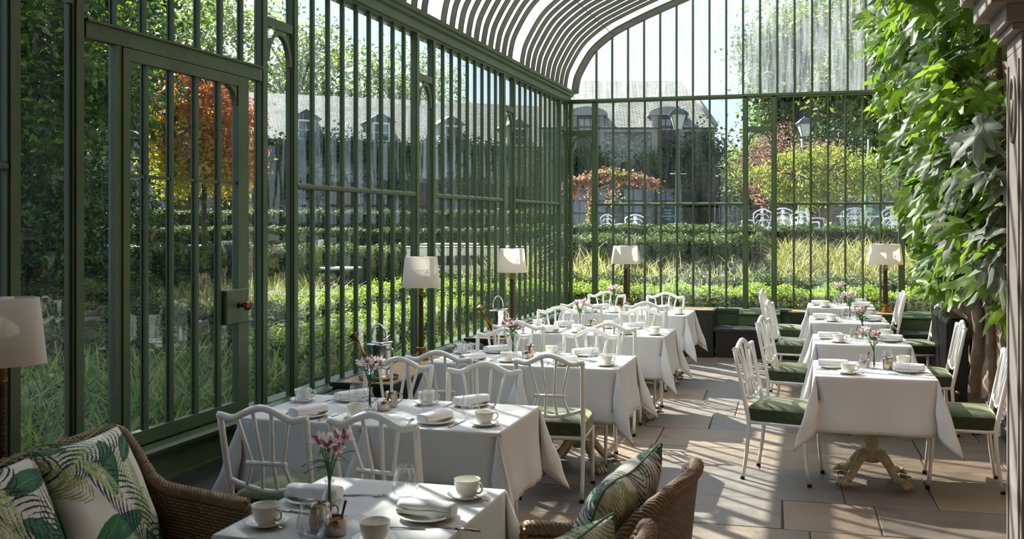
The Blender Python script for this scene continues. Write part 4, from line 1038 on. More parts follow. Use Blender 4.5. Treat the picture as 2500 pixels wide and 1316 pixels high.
def leaf_print(seed, n=230):
    rg = random.Random(seed); C = np.empty((n, n, 3)); C[:] = hexc('#DDD8CC')[:3]; yy, xx = np.mgrid[0:n, 0:n]/(n-1)
    def blade(x, y, a, L_, wd, bend, col, taper=1.0):
        c = np.array(hexc(col)[:3]); m_ = max(8, int(L_*n*1.2)); 
        for i in range(m_):
            u = i/m_; w_ = wd*math.sin(PI*min(1, .08+u*.92))**.7; r = max(w_, .0012)
            ix0, ix1 = int((x-r)*n), int((x+r)*n)+2; iy0, iy1 = int((y-r)*n), int((y+r)*n)+2
            if ix1 > 0 and iy1 > 0 and ix0 < n and iy0 < n:
                sx = slice(max(0,ix0), min(n,ix1)); sy = slice(max(0,iy0), min(n,iy1)); mk = (xx[sy,sx]-x)**2+(yy[sy,sx]-y)**2 < r*r; C[sy,sx][mk] = c
            x += math.cos(a)*L_/m_; y += math.sin(a)*L_/m_; a += bend/m_
    def frond(x, y, a, L_, col, nb=15, wb=.008, lb=.2, spread=1.0, bend=.5, droop=.9):
        m_ = nb
        for i in range(m_):
            u = i/m_
            for sg in (-1, 1): blade(x, y, a+sg*(spread-.45*u), lb*math.sin(PI*(.18+.74*u)), wb, -sg*droop, col)
            x += math.cos(a)*L_/m_; y += math.sin(a)*L_/m_; a += bend/m_
    def banana(x, y, a, L_, wd, col, vein):
        blade(x, y, a, L_, wd, .25, col)
        for i in range(11):
            u = .1+.8*i/11; px_, py_ = x+math.cos(a+.12*u)*L_*u, y+math.sin(a+.12*u)*L_*u
            for sg in (-1,1): blade(px_, py_, a+sg*.85, wd*.95*math.sin(PI*(.1+.85*u)), .0016, -sg*.4, vein)
        blade(x, y, a, L_*.97, .003, .25, vein)
    for _ in range(9): frond(rg.random(), rg.random(), rg.uniform(0,6.28), .6, '#8E9E62', 18, .007, .2, 1.1, rg.uniform(-.6,.6), .6)
    for _ in range(6): banana(rg.random(), rg.random(), rg.uniform(0,6.28), .42, .085, '#2E6844', '#6FA070')
    for _ in range(2): banana(rg.random(), rg.random(), rg.uniform(0,6.28), .36, .06, '#1F5136', '#8DB48A')
    for _ in range(6): frond(rg.random(), rg.random(), rg.uniform(0,6.28), .75, '#122234', 13, .0075, .34, 1.15, rg.uniform(-.5,.5), .8)
    frond(.5, .45, rg.uniform(0,6.28), .4, '#A3B06E', 15, .006, .15, 1.0, .4, .6)
    return C
def cushion(loc, rot, size, seed, label, flip=False):
    n = 200; C = leaf_print(seed); k = C.shape[0]; C = C[np.ix_(np.linspace(0,k-1,n).astype(int), np.linspace(0,k-1,n).astype(int))]
    u = np.linspace(-1,1,n); U, W = np.meshgrid(u, u, indexing='ij'); th = .085*np.power(np.clip((1-np.abs(U)**3.2)*(1-np.abs(W)**3.2),0,1), .55)
    sh = 1-.07*(1-np.abs(W)**2)*np.abs(U)**6; sw = 1-.07*(1-np.abs(U)**2)*np.abs(W)**6; wr_ = .004*np.sin(9*U+4*W+seed)*np.sin(5*W-3*U)*(1-U**6)*(1-W**6)
    X = U*size/2*sh; Z = W*size/2*sw; A = np.stack([X, -th-wr_, Z], -1).reshape(-1,3); B = np.stack([X, th+wr_, Z], -1).reshape(-1,3)
    I = np.arange(n*n).reshape(n,n); F1 = np.stack([I[:-1,:-1], I[1:,:-1], I[1:,1:], I[:-1,1:]], -1).reshape(-1,4); F2 = F1[:,::-1]+n*n
    col = np.concatenate([C.transpose(1,0,2).reshape(-1,3), C[::-1].reshape(-1,3)]); col = np.concatenate([col, np.ones((len(col),1))], 1)
    e = empty('printed_cushion'); o = npmesh('cover', np.concatenate([A,B]), np.concatenate([F1,F2]), M['print'], e, True, col)
    s = size/2; pp = [(-s*.995,0,-s*.995),(0,0,-s*.93*1.0),(s*.995,0,-s*.995),(s*.93,0,0),(s*.995,0,s*.995),(0,0,s*.93),(-s*.995,0,s*.995),(-s*.93,0,0),(-s*.995,0,-s*.995)]
    MB().tube(smooth_path(pp, 6), .004, 6).build('piping', M['stem'], e, 'green piping')
    e.location = loc; e.rotation_euler = rot; e['label'] = label; e['category'] = 'cushion'; e['group'] = 'leaf-print cushions'; return e
cushion((-2.70,3.215,.665), (-.42,.03,PI/2+.12), .54, 3, 'green and navy palm-leaf print cushion on the wicker sofa against the window')
cushion((-2.68,2.70,.665), (-.42,0,PI/2), .52, 8, 'leaf-print cushion at the cut-off end of the wicker sofa')
cushion((-.69,3.27,.715), (-.42,.10,-PI/2-.22), .50, 5, 'palm-leaf cushion standing above the back of the rounded wicker armchair')
cushion((-.74,2.62,.68), (-.42,.0,-PI/2-.3), .48, 6, 'leaf-print cushion in the armchair closest to the doorway')

# ------------------------------------------------------------------ foliage tools
def rotframe(n):
    n = n/np.linalg.norm(n, axis=1, keepdims=True); a = np.where(np.abs(n[:,2:3]) < .9, np.array([[0,0,1.]]), np.array([[1.,0,0]]))
    t1 = np.cross(n, a); t1 /= np.linalg.norm(t1, axis=1, keepdims=True); return n, t1, np.cross(n, t1)
def leaf_arrays(P, Nrm, size, aspect=.5, jit=.6, rng=RNG):
    K = len(P); n = Nrm+rng.normal(0, jit, (K,3)); n, t1, t2 = rotframe(n); th = rng.uniform(0, 2*PI, (K,1)); d = t1*np.cos(th)+t2*np.sin(th); e = np.cross(n, d)
    s = size*rng.uniform(.6,1.3,(K,1)); V = np.empty((K,4,3)); V[:,0] = P-d*s*.5; V[:,1] = P+e*s*aspect*.5+n*s*.08; V[:,2] = P+d*s*.5-n*s*.06; V[:,3] = P-e*s*aspect*.5+n*s*.08
    return V.reshape(-1,3), np.arange(4*K).reshape(K,4)
def join(parts):
    Vs, Fs, o = [], [], 0
    for V, F in parts: Vs.append(V); Fs.append(F+o); o += len(V)
    return np.concatenate(Vs), np.concatenate(Fs)
cyaw, syaw = math.cos(yaw), math.sin(yaw)
def RD(r, d): return (r*cyaw-d*syaw, r*syaw+d*cyaw)
def smst(a, b, x): t_ = np.clip((x-a)/(b-a), 0, 1); return t_*t_*(3-2*t_)
def ground(x, y): 
    D = -x*syaw+y*cyaw; return -.04+1.19*smst(15.5, 22.5, D)+.4*smst(30, 44, D)
gx, gy = np.meshgrid(np.linspace(-70, 60, 131), np.linspace(-12, 110, 123), indexing='ij')
GZ = ground(gx, gy); inside = (gx > -3.56) & (gx < 2.2) & (gy < 13.55); GZ = np.where((gx > -5) & (gx < 3) & (gy < 14.5), -.12, GZ)
V = np.stack([gx, gy, GZ], -1).reshape(-1,3); I = np.arange(gx.size).reshape(gx.shape)
g_ = npmesh('ground_garden', V, np.stack([I[:-1,:-1], I[1:,:-1], I[1:,1:], I[:-1,1:]], -1).reshape(-1,4), M['soil'], smooth=True); struct(g_)
struct(MB().box(-60, 60, 0, 24, -.5, .03).build('path_terrace', M['gravel'])); pt_ = bpy.data.objects['path_terrace']; pt_.rotation_euler.z = yaw; x_, y_ = RD(0, 22.6); pt_.location = (x_, y_, 1.14)

def hedge(xa, ya, xb, yb, th, zt, label, mat='box_leaf', leaf=.045, cover=2.0, zb=None, open_base=0, name='hedge', group=None):
    a = np.array([xa,ya]); b = np.array([xb,yb]); L_ = np.linalg.norm(b-a); u = (b-a)/L_; v = np.array([-u[1],u[0]]); g0 = float(ground((xa+xb)/2,(ya+yb)/2)) if zb is None else zb; h = zt-g0
    root = empty(name, ((xa+xb)/2,(ya+yb)/2,g0)); base = np.array([(xa+xb)/2,(ya+yb)/2,g0])
    hb = h*open_base; faces = [(L_*th,'t'),(L_*(h-hb),'f'),(L_*(h-hb),'b'),(th*(h-hb),'l'),(th*(h-hb),'r')]; la = leaf*leaf*.3*.6; Ps, Ns = [], []
    for A, k in faces:
        K = int(A*cover/la*.55)+1; p = RNG.uniform(-.5,.5,(K,2)); P = np.zeros((K,3)); n_ = np.zeros((K,3))
        if k == 't': s_, t_, z = p[:,0]*L_, p[:,1]*th, np.full(K, h); nn = (0,0,1.)
        elif k in 'fb': sg = 1 if k == 'f' else -1; s_, t_, z = p[:,0]*L_, np.full(K, sg*th/2), hb+(p[:,1]+.5)*(h-hb); nn = (0,sg,.35)
        else: sg = 1 if k == 'r' else -1; s_, t_, z = np.full(K, sg*L_/2), p[:,0]*th, hb+(p[:,1]+.5)*(h-hb); nn = (sg,0,.35)
        bumpy = .04*np.sin(s_*5.1+t_*3)+.035*np.sin(s_*11.3+z*7+1)+.03*RNG.normal(0,1,K)
        P[:,0] = s_; P[:,1] = t_; P[:,2] = z; n_[:] = nn; P += n_*bumpy[:,None]*(1.0 if h > .5 else .6); Ps.append(P); Ns.append(n_)
    P = np.concatenate(Ps); n_ = np.concatenate(Ns); R = np.array([[u[0],v[0],0],[u[1],v[1],0],[0,0,1.]]); V, F = leaf_arrays(P@R.T, n_@R.T, leaf, .6, .55)
    npmesh('foliage', V, F, M[mat], root)
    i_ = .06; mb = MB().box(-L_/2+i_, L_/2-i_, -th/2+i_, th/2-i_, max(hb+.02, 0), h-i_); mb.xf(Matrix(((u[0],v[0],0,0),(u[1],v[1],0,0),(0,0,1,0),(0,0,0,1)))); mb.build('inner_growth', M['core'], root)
    if open_base:
        rg = random.Random(int(L_*10)); mb = MB()
        for k in range(int(L_*4)):
            s_ = -L_/2+L_*(k+.5)/int(L_*4)+rg.uniform(-.05,.05); t_ = rg.uniform(-th*.3,th*.3); q = Vector((u[0]*s_+v[0]*t_, u[1]*s_+v[1]*t_, 0)); mb.tube([q, q+Vector((rg.uniform(-.1,.1),rg.uniform(-.1,.1),hb*.55)), q+Vector((rg.uniform(-.2,.2),rg.uniform(-.2,.2),hb*1.15))], [.04,.03,.022], 6)
        mb.build('bare_stems', M['bark'], root)
    tag(root, label, 'hedge', group); return root
def tree(base, top, crown, rad, K, per, cr, leaf, mat, label, name='tree', tr=.2, bark='tree_bark', shell=.55, seed=1, cat='tree', aspect=.5, squash=.75, group=None, grav=0):
    rg = np.random.default_rng(seed); root = empty(name, base); c = np.array(crown)-np.array(base); rad = np.array(rad, float)
    q = rg.normal(0,1,(K,3)); q /= np.linalg.norm(q, axis=1, keepdims=True); r = rg.uniform(shell**3, 1, (K,1))**(1/3); C = c+q*r*rad
    idx = np.repeat(np.arange(K), per); P = C[idx]+rg.normal(0,1,(K*per,3))*cr*np.array([1,1,squash]); 
    n_ = np.tile(np.array([[0,0,1.]]), (len(P),1))+(P-C[idx])/cr*.25
    if grav: n_ = n_*np.array([1,1,.2])+rg.normal(0,.8,n_.shape)
    V, F = leaf_arrays(P, n_, leaf, aspect, .8, rg); npmesh('foliage', V, F, M[mat], root)
    tb = MB(); tp = Vector(tuple(c*np.array([1,1,.9]))); fork = Vector((c[0]*.35, c[1]*.35, top)); tb.tube([(0,0,-.2),(fork.x*.3,fork.y*.3,top*.4),tuple(fork),tuple(fork*.5+tp*.5),tuple(tp)], [tr*1.25,tr,tr*.85,tr*.55,tr*.2], 10); tb.build('trunk', M[bark], root)
    nb = min(K, 34)
    for k in range(nb):
        e = Vector(tuple(C[k*K//nb])); s0 = fork.lerp(tp, .1+.75*((k*7)%11)/11); mid = s0.lerp(e, .5)+Vector((0,0,.12*(e-s0).length)); MB().tube([s0, mid, e], [tr*.35, tr*.2, tr*.06], 6).build('branch', M[bark], root)
    tag(root, label, cat, group); return root
def blades(name, P, Lh, wd, mat, lean=.6, rng=RNG, seg=4, label=None, cat=None, kind=None, root=None):
    K = len(P); az = rng.uniform(0, 2*PI, K); L_ = Lh*rng.uniform(.6,1.2,K); ln = lean*rng.uniform(.3,1.3,K); V = np.empty((K, seg+1, 2, 3)); w_ = wd*rng.uniform(.7,1.3,K)
    for i in range(seg+1):
        u = i/seg; h = L_*(u-.35*ln*u*u); o = L_*ln*u*u; x = P[:,0]+np.cos(az)*o; y = P[:,1]+np.sin(az)*o; z = P[:,2]+h; ww = w_*(1-u)**.6*.5+.0005; ax = az+PI/2+.5
        V[:,i,0] = np.stack([x-np.cos(ax)*ww, y-np.sin(ax)*ww, z], -1); V[:,i,1] = np.stack([x+np.cos(ax)*ww, y+np.sin(ax)*ww, z], -1)
    b0 = (np.arange(K)*(seg+1)*2)[:,None]; F = []
    for i in range(seg): F.append(b0+np.array([[2*i, 2*i+1, 2*i+3, 2*i+2]]))
    F = np.stack(F, 1).reshape(-1,4); o = npmesh(name, V.reshape(-1,3), F, M[mat]); tag(o, label, cat, None, kind); return o
def patch(n, poly, clump=0, cs=.15):
    """points in a quadrilateral (4 corners x,y)"""
    p = np.array(poly, float); 
    if clump: a, b = RNG.random(clump), RNG.random(clump)
    else: a, b = RNG.random(n), RNG.random(n)
    q = (1-a)[:,None]*(1-b)[:,None]*p[0]+a[:,None]*(1-b)[:,None]*p[1]+a[:,None]*b[:,None]*p[2]+(1-a)[:,None]*b[:,None]*p[3]
    if clump: q = q[RNG.integers(0,clump,n)]+RNG.normal(0,cs,(n,2))
    return np.concatenate([q, ground(q[:,0], q[:,1])[:,None]], 1)

# ------------------------------------------------------------------ fig tree trained on the stone wall
fg = empty('fig_tree', (1.33,8.75,0)); rg = random.Random(12)
def trunk(pts, r, knots, name='trunk'):
    P = smooth_path(pts, 10); rs = [r*(1-.35*i/len(P))*(1+.05*math.sin(i*1.7)) for i in range(len(P))]
    for k, a in knots: 
        for j in (-1,0,1):
            if 0 <= k+j < len(rs): rs[k+j] *= a if j == 0 else (1+a)/2
    mb = MB().tube([p-Vector((1.33,8.75,0)) for p in P], rs, 12); mb.build(name, M['bark'], fg)
trunk([(1.26,8.75,0),(1.25,8.78,.35),(1.28,8.74,.8),(1.27,8.8,1.3),(1.30,8.7,1.75),(1.27,8.9,2.3),(1.34,9.1,3.2),(1.33,9.3,4.2)], .052, [(6,1.2),(10,1.15),(17,1.25),(24,1.18)])
trunk([(1.36,8.6,0),(1.37,8.65,.6),(1.34,8.6,1.2),(1.37,8.6,1.7),(1.36,8.2,2.4),(1.3,8.0,3.2)], .035, [(14,1.2)])
trunk([(1.34,11.4,0),(1.31,11.4,.5),(1.34,11.35,1.0),(1.31,11.4,1.6),(1.34,11.5,2.5),(1.28,11.6,3.4)], .036, [(9,1.5),(18,1.3)])
trunk([(1.33,11.3,.35),(1.24,11.15,.55),(1.32,11.1,.75),(1.35,11.0,1.4)], .02, [])
def figleaf_arrays(P, D, Nn, size):
    """P petiole point, D direction to the tip, Nn surface normal"""
    th = np.linspace(-2.55, 2.55, 31); lob = lambda c, w_, a: a*np.exp(-((th-c)/w_)**2)
    r = .34+lob(0,.25,.70)+lob(-.8,.23,.56)+lob(.8,.23,.56)+lob(-1.65,.26,.36)+lob(1.65,.26,.36); r[0] = r[-1] = .12
    rings = [0.02,.45,.8,1.0]; loc = []
    for k in rings:
        for a, q in zip(th, r):
            rad = k*q; loc.append((.22+rad*math.cos(a), rad*math.sin(a)))
    loc = np.array(loc); nr, nc = len(rings), len(th); I = np.arange(nr*nc).reshape(nr,nc); F0 = np.stack([I[:-1,:-1], I[:-1,1:], I[1:,1:], I[1:,:-1]], -1).reshape(-1,4)
    K = len(P); E_ = np.cross(Nn, D); s = size[:,None,None]; cup = RNG.uniform(-.25,.55,(K,1,1)); x = loc[None,:,0:1]; y = loc[None,:,1:2]
    V = P[:,None,:]+D[:,None,:]*x*s+E_[:,None,:]*y*s+Nn[:,None,:]*(-.28*x*x-cup*np.abs(y)*.8+.05*np.sin(9*x+5*y+cup*20))*s
    F = (np.arange(K)*nr*nc)[:,None,None]+F0[None]; return V.reshape(-1,3), F.reshape(-1,4)
def figcloud(name, n, yr, zr, xf, mat, smin, smax, seed):
    r = np.random.default_rng(seed); y = r.uniform(yr[0], yr[1], n); z = zr[0]+(zr[1]-zr[0])*r.random(n)**.8; dep = np.array([xf(a, b) for a, b in zip(y, z)]); x = 1.36-dep*r.random(n)**.75
    P = np.stack([x, y, z], -1); D = np.stack([-.65+r.normal(0,.35,n), -.25+r.normal(0,.45,n), -.55+r.normal(0,.35,n)], -1); D /= np.linalg.norm(D, axis=1, keepdims=True)
    Nn = np.stack([-.55+r.normal(0,.4,n), -.25+r.normal(0,.45,n), .75+r.normal(0,.35,n)], -1); Nn -= D*np.sum(Nn*D, 1, keepdims=True); Nn /= np.linalg.norm(Nn, axis=1, keepdims=True)
    V, F = figleaf_arrays(P, D, Nn, r.uniform(smin, smax, n)); V -= np.array([1.33,8.75,0]); npmesh(name, V, F, M[mat], fg, smooth=True); return P, D
def xdepth(y, z):
    e = .12+.38*np.clip((z-1.0)/1.4, 0, 1)+.35*np.clip((z-2.4)/1.6, 0, 1); return e*(1.0-.35*np.clip((8-y)/2, 0, 1))
P1, D1 = figcloud('foliage', 1000, (7.2,12.2), (1.15,4.9), xdepth, 'fig', .15, .27, 1)
P2, D2 = figcloud('grey_foliage', 120, (6.9,9.2), (1.3,2.5), lambda y, z: xdepth(y, z)*.95, 'fig_grey', .15, .26, 2)  # greyer leaves in the lower near part of the fig
figcloud('low_foliage', 60, (9.4,11.6), (1.05,1.5), lambda y, z: .34, 'fig', .13, .22, 3)
mb = MB()
for p, d_ in list(zip(P1, D1))[::3]+list(zip(P2, D2))[::2]:
    q = Vector(tuple(p)); b_ = q+Vector((min(.25, 1.4-q.x)*.8+.05, random.uniform(-.08,.08), .10)); m_ = q.lerp(b_, .5)+Vector((0,0,.03)); mb.tube([v-Vector((1.33,8.75,0)) for v in (q+Vector(tuple(d_))*.03, m_, b_)], [.0025,.003,.004], 5)
mb.build('leaf_stalks', M['stem'], fg)['kind'] = 'stuff'
for k in range(16):
    y0, z0 = rg.uniform(7.6,11), rg.uniform(1.6,4.0); pts = [(1.38,y0,z0),(1.25,y0-rg.uniform(-.2,.2),z0+.15),(1.42-xdepth(y0,z0)*.9,y0-rg.uniform(-.4,.4),z0+.25)]
    MB().tube([Vector(p)-Vector((1.33,8.75,0)) for p in smooth_path(pts, 5)], .011, 7).build('branch', M['bark'], fg)
tag(fg, 'fig tree with lobed green leaves trained up the old stone wall', 'tree')
hp = MB().tube(smooth_path([(1.40,7.9,.1),(1.38,7.85,.6),(1.36,7.6,.93),(1.36,7.2,.99),(1.4,6.6,1.0)], 6), .012, 8).build('garden_hose', pbr('pale_green_hose', '#A9B58C', .5)); tag(hp, 'pale green hose looped along the foot of the stone wall', 'hose')
# ------------------------------------------------------------------ the garden
GH = 'clipped box hedges of the garden'
hedge(-6.6,14.75,4.4,14.75,.75,.74,'bright clipped box hedge directly outside the end glass wall','lime_leaf',.042,1.5,group=GH)
hedge(-7.6,17.3,5.2,17.3,.7,.76,'low dark box hedge behind the bright hedge outside the end glass','box_leaf',.055,1.6,group=GH)
hedge(-5.6,20.6,-1.3,20.0,2.4,1.40,'large square-cut box block in the middle of the garden','box_leaf',.06,1.8,zb=.2,group=GH)
x0, y0 = RD(2.2,22.6); x1, y1 = RD(10.5,21.4); hedge(x0,y0,x1,y1,.9,1.60,'long hedge in front of the white chairs on the terrace','box_leaf',.06,1.7,zb=.4,group=GH)
x0, y0 = RD(-1.0,25.2); x1, y1 = RD(4.2,25.2); hedge(x0,y0,x1,y1,.9,1.64,'hedge edging the terrace before the stone house','box_leaf',.065,1.6,group=GH)
x0, y0 = RD(-6.5,24.5); x1, y1 = RD(.4,24.5); hedge(x0,y0,x1,y1,1.0,1.55,'terrace hedge behind the low white seat, seen through the far side windows','box_leaf',.065,1.6,group=GH)
x0, y0 = RD(-13.5,26); x1, y1 = RD(-6.8,26); hedge(x0,y0,x1,y1,1.2,1.58,'mid-height hedge beyond the bare-stemmed hedge','box_leaf',.07,1.6,group=GH)
x0, y0 = RD(-18,33); x1, y1 = RD(.5,35); hedge(x0,y0,x1,y1,1.2,2.08,'far hedge running along the front of the stone wing','box_leaf',.09,1.6,group=GH)
hedge(-11.6,14.75,-8.6,15.35,1.3,1.27,'tall hedge with bare stems showing underneath, opposite the glass door','box_leaf',.055,1.7,zb=.0,open_base=.5,group=GH)
x0, y0 = RD(-8.4,19.5); x1, y1 = RD(-3.1,19.5); hedge(x0,y0,x1,y1,.9,1.22,'hedge beside the modern white garden seats','box_leaf',.06,1.6,zb=.1,group=GH)
hedge(-14.2,10.9,-9.7,12.4,1.3,.82,'olive clipped hedge opposite the bay beside the wicker sofa','box_leaf',.045,1.6,group=GH)
hedge(-10.2,10.0,-6.2,10.6,.55,.70,'narrow box hedge crossing behind the strappy plants','box_leaf',.042,1.6,group=GH)
hedge(-9.0,8.4,-5.9,9.3,.5,.58,'lowest box hedge nearest the glass door, behind the strappy plants','box_leaf',.04,1.6,group=GH)
hedge(-5.2,8.6,-5.2,13.8,.7,.60,'sunlit low box hedge running parallel to the side windows','lime_leaf',.042,1.4,group=GH)
hedge(-6.9,10.9,-6.9,16.4,.7,.66,'second low box hedge parallel to the side windows, further out','lime_leaf',.045,1.4,group=GH)
hedge(-9.0,12.2,-9.0,18.6,.8,.74,'third low box hedge parallel to the side windows','box_leaf',.05,1.5,group=GH)
blades('ornamental_grass', patch(9000, [(-.9,18.2),(6.5,18.2),(6.8,21.2),(-.6,21.2)], 260, .14), .68, .02, 'grass', .8, label='pale yellow ornamental grass beyond the box hedge outside the end glass', cat='grass', kind='stuff')
blades('ornamental_grass', patch(3600, [(-8.8,11.2),(-7.4,11.2),(-7.4,14.0),(-8.8,14.0)], 90, .12), 1.0, .018, 'grass', .7, label='golden grass clump outside the side windows behind the lamp', cat='grass', kind='stuff')
blades('strappy_plants', patch(4600, [(-4.15,3.2),(-6.6,3.2),(-7.4,9.0),(-4.25,9.4)], 170, .09), .70, .03, 'strap', .9, seg=5, label='strappy green perennials growing just outside the glass door', cat='plants', kind='stuff')
blades('strappy_plants', patch(2500, [(-4.1,9.2),(-4.7,9.2),(-4.7,13.4),(-4.1,13.4)], 90, .09), .5, .018, 'strap', .8, label='low green plants at the foot of the side windows', cat='plants', kind='stuff')
blades('shrubby_undergrowth', patch(3500, [(-6.2,15.9),(-1,15.9),(-1,18.6),(-6.4,18.9)], 120, .12), .75, .02, 'grass', .7, label='loose yellow-green plants in front of the square-cut hedge', cat='plants', kind='stuff')
# trees
tree((-14.57,20.9,.3),2.3,(-14.57,20.9,3.9),(1.35,1.1,1.6),60,260,.28,.15,'maple_leaf','small autumn tree turning yellow, orange and crimson, in front of the slate roof',name='autumn_tree',tr=.07,seed=5,shell=.2)
tree((-13.4,12.6,0),3,(-13.0,12.8,6.6),(2.7,2.7,5.2),160,330,.5,.16,'oak_leaf','large dark oak leaning over the garden outside the bay by the wicker sofa',name='oak_tree',tr=.38,seed=6,shell=.35)
tree((-17,18,0),3,(-17.0,17.5,5.2),(3.0,3.4,3.6),90,240,.7,.2,'dark_leaf','dark evergreen standing behind the leaning oak',name='evergreen_tree',tr=.4,seed=16,shell=.3)
tree((-11.4,12.4,0),.4,(-11.5,12.5,1.5),(1.5,1.2,1.25),70,330,.3,.09,'dark_leaf','rounded dark holly bush under the leaning oak',name='holly_bush',tr=.08,seed=7,shell=.3,cat='bush')
for i, (R_, D_, h, rr_, lab, mt) in enumerate(((-24,62,16,5.5,'airy tree with pale leaves rising behind the slate roof, near the door transom','pale_leaf'),(-18,68,15,5,'airy tree behind the roof, above the autumn tree','plane_leaf'),(-30,60,17,6,'tall tree behind the left end of the stone wing','plane_leaf'),(-11,72,13,4.0,'slender treetop behind the ridge of the stone wing','pale_leaf'))):
    x, y = RD(R_, D_); tree((x,y,1.5),7,(x,y,h-3.5),(rr_,rr_,5.5),70,130,.75,.36,mt,lab,tr=.35,seed=20+i,shell=.3,group='trees behind the house')
for i, (R_, D_, h, rr_, lab, mt, per) in enumerate(((18.5,56,17,5.2,'tall plane tree with a dark forked trunk beyond the courtyard wall','plane_leaf',300),(15.0,60,15,3.3,'lighter tree between the house gable and the tall plane tree','oak_leaf',210),(25,54,18,6,'broad dark tree behind the fig leaves','dark_leaf',300),(21.5,66,20,6,'highest tree beyond the courtyard wall','plane_leaf',220),(13.5,48,6.2,1.9,'dark evergreen shrub by the courtyard wall','dark_leaf',260))):
    x, y = RD(R_, D_); tree((x,y,1.5),6 if h > 10 else 1,(x,y,h*.58+1.5 if h > 10 else 4),(rr_,rr_,h*.42 if h > 10 else 2.4),90,per,.8 if h > 10 else .45,.34 if h > 10 else .2,mt,lab,tr=.6 if h > 10 else .15,seed=30+i,shell=.25,group='trees beyond the courtyard wall')
x, y = RD(7.1,26); tree((x,y,1.15),1.15,(x,y,3.05),(2.0,1.2,.8),34,170,.2,.15,'lemon_leaf','small spreading tree with yellow-green leaves on the terrace',name='spreading_tree',tr=.075,bark='bark',seed=41,shell=.35,aspect=.32,grav=1)
x, y = RD(8.9,36); tree((x,y,1.4),1,(x,y,3.6),(1.9,1.4,1.6),60,170,.3,.13,'red_leaf','russet-pink shrub between the yellow-green tree and the courtyard wall',name='russet_shrub',tr=.06,seed=42,shell=.25,cat='bush')
x, y = RD(8.9,42.6); tree((x,y,1.5),1,(x,y,3.8),(1.3,.8,1.6),50,150,.28,.15,'pale_leaf','grey-green shrub against the corner of the stone house',name='grey_shrub',tr=.06,seed=43,shell=.25,cat='bush')

tree((-15.5,9.5,0),5,(-11.9,10.7,9.3),(3.0,2.2,3.0),48,170,.40,.17,'oak_leaf','added unseen oak beyond the wicker sofa, shading the front seats',name='oak_tree',tr=.35,seed=52,shell=.2)  # out-of-frame tree added to cast shade on the wicker seats and front table

# stone house --------------------------------------------------------
def uvbox(name, quads, mat, parent):
    """planar quads with metre-scaled UVs"""
    V = [p for q in quads for p in q]; F = [tuple(range(4*i, 4*i+4)) for i in range(len(quads))]; me = bpy.data.meshes.new(name); me.from_pydata(V, [], F); me.materials.append(mat)
    uv = me.uv_layers.new(name='UVMap')
    for i, q in enumerate(quads):
        a, b_, c_, d_ = [Vector(p) for p in q]; ux = (b_-a).normalized(); n_ = ux.cross(d_-a).normalized(); uy = n_.cross(ux)
        for j, p in enumerate((a,b_,c_,d_)): uv.data[4*i+j].uv = ((p-a).dot(ux), (p-a).dot(uy))
    o = bpy.data.objects.new(name, me); COL.objects.link(o); o.parent = parent; s_ = o.modifiers.new('s','SOLIDIFY'); s_.thickness = .06; return o
def glazed(parent, x0, x1, z0, z1, y, nx, nz, mat, fr='brown_frame', name='window', arch=0):
    w_ = MB(); w_.box(x0-.07,x1+.07,y-.03,y+.10,z0-.06,z0); w_.box(x0-.07,x0,y-.03,y+.10,z0,z1); w_.box(x1,x1+.07,y-.03,y+.10,z0,z1); w_.box(x0-.07,x1+.07,y-.03,y+.10,z1,z1+.09)
    for i in range(1,nx): xx = x0+(x1-x0)*i/nx; w_.box(xx-.015,xx+.015,y,y+.05,z0,z1)
    for i in range(1,nz): zz = z0+(z1-z0)*i/nz; w_.box(x0,x1,y,y+.05,zz-.015,zz+.015)
    o = w_.build(name, M[fr], parent); MB().box(x0,x1,y+.06,y+.09,z0,z1).build('pane', M[mat], o)
    if arch:
        n_ = 14; mb = MB(); cx = (x0+x1)/2; hw = (x1-x0)/2+.07; pts = [(cx-hw*math.cos(PI*i/n_), z1+.09+arch*math.sin(PI*i/n_)) for i in range(n_+1)]
        mb.rings([[(px_, yy, pz) for px_, pz in pts] for yy in (y-.02, y+.1)], smooth=False); mb.build('fanlight', M['brown_frame'], o)
    return o
hs = empty('stone_house', (*RD(0,47), 0), yaw); zb, ze, zr = 1.4, 6.27, 9.1
MB().box(-.6, 7.69, 0, 8, zb-.3, ze).build('wall', M['stone'], hs)
MB().box(-.7, 7.8, -.12, 0, ze-.22, ze-.02).build('eaves_course', M['render'], hs)
uvbox('roof', [[(-.8,-.2,ze),(7.75,-.2,ze),(6.7,4,zr),(-.8,4,zr)], [(7.75,-.2,ze),(7.75,8.2,ze),(6.7,4,zr),(6.7,4,zr+.001)], [(7.75,8.2,ze),(-.8,8.2,ze),(-.8,4,zr),(6.7,4,zr)]], M['slate'], hs)
MB().tube([(7.72,-.18,ze+.1),(6.72,4,zr+.05)], .13, 6).build('verge_stones', M['render'], hs)
for cx in (1.55, 5.45):
    d_ = MB(); 
    for s_ in (-1,1): d_.box(cx+s_*.64-.16 if s_ > 0 else cx-.8, cx+.8 if s_ > 0 else cx-.48, -.1, .25, zb+2.5, 6.85)
    d_.box(cx-.8,cx+.8,-.06,3.2,6.85,7.0); d_.box(cx-.8,cx-.72,-.05,3,ze,6.9); d_.box(cx+.72,cx+.8,-.05,3,ze,6.9); dm = d_.build('dormer', M['render'], hs)
    n_ = 12; pts = [(cx-.98*math.cos(PI*i/n_), 6.86+.42*math.sin(PI*i/n_)) for i in range(n_+1)]; MB().rings([[(a,yy,b_) for a, b_ in pts] for yy in (-.2,3.0)], smooth=False).build('dormer_hood', M['render'], dm)
    glazed(hs, cx-.42, cx+.42, 5.25, 6.7, -.22, 3, 4, 'dark_pane'); MB().box(cx-.40,cx+.40,-.172,-.165,6.15,6.68).build('blind', M['curtain'], hs)
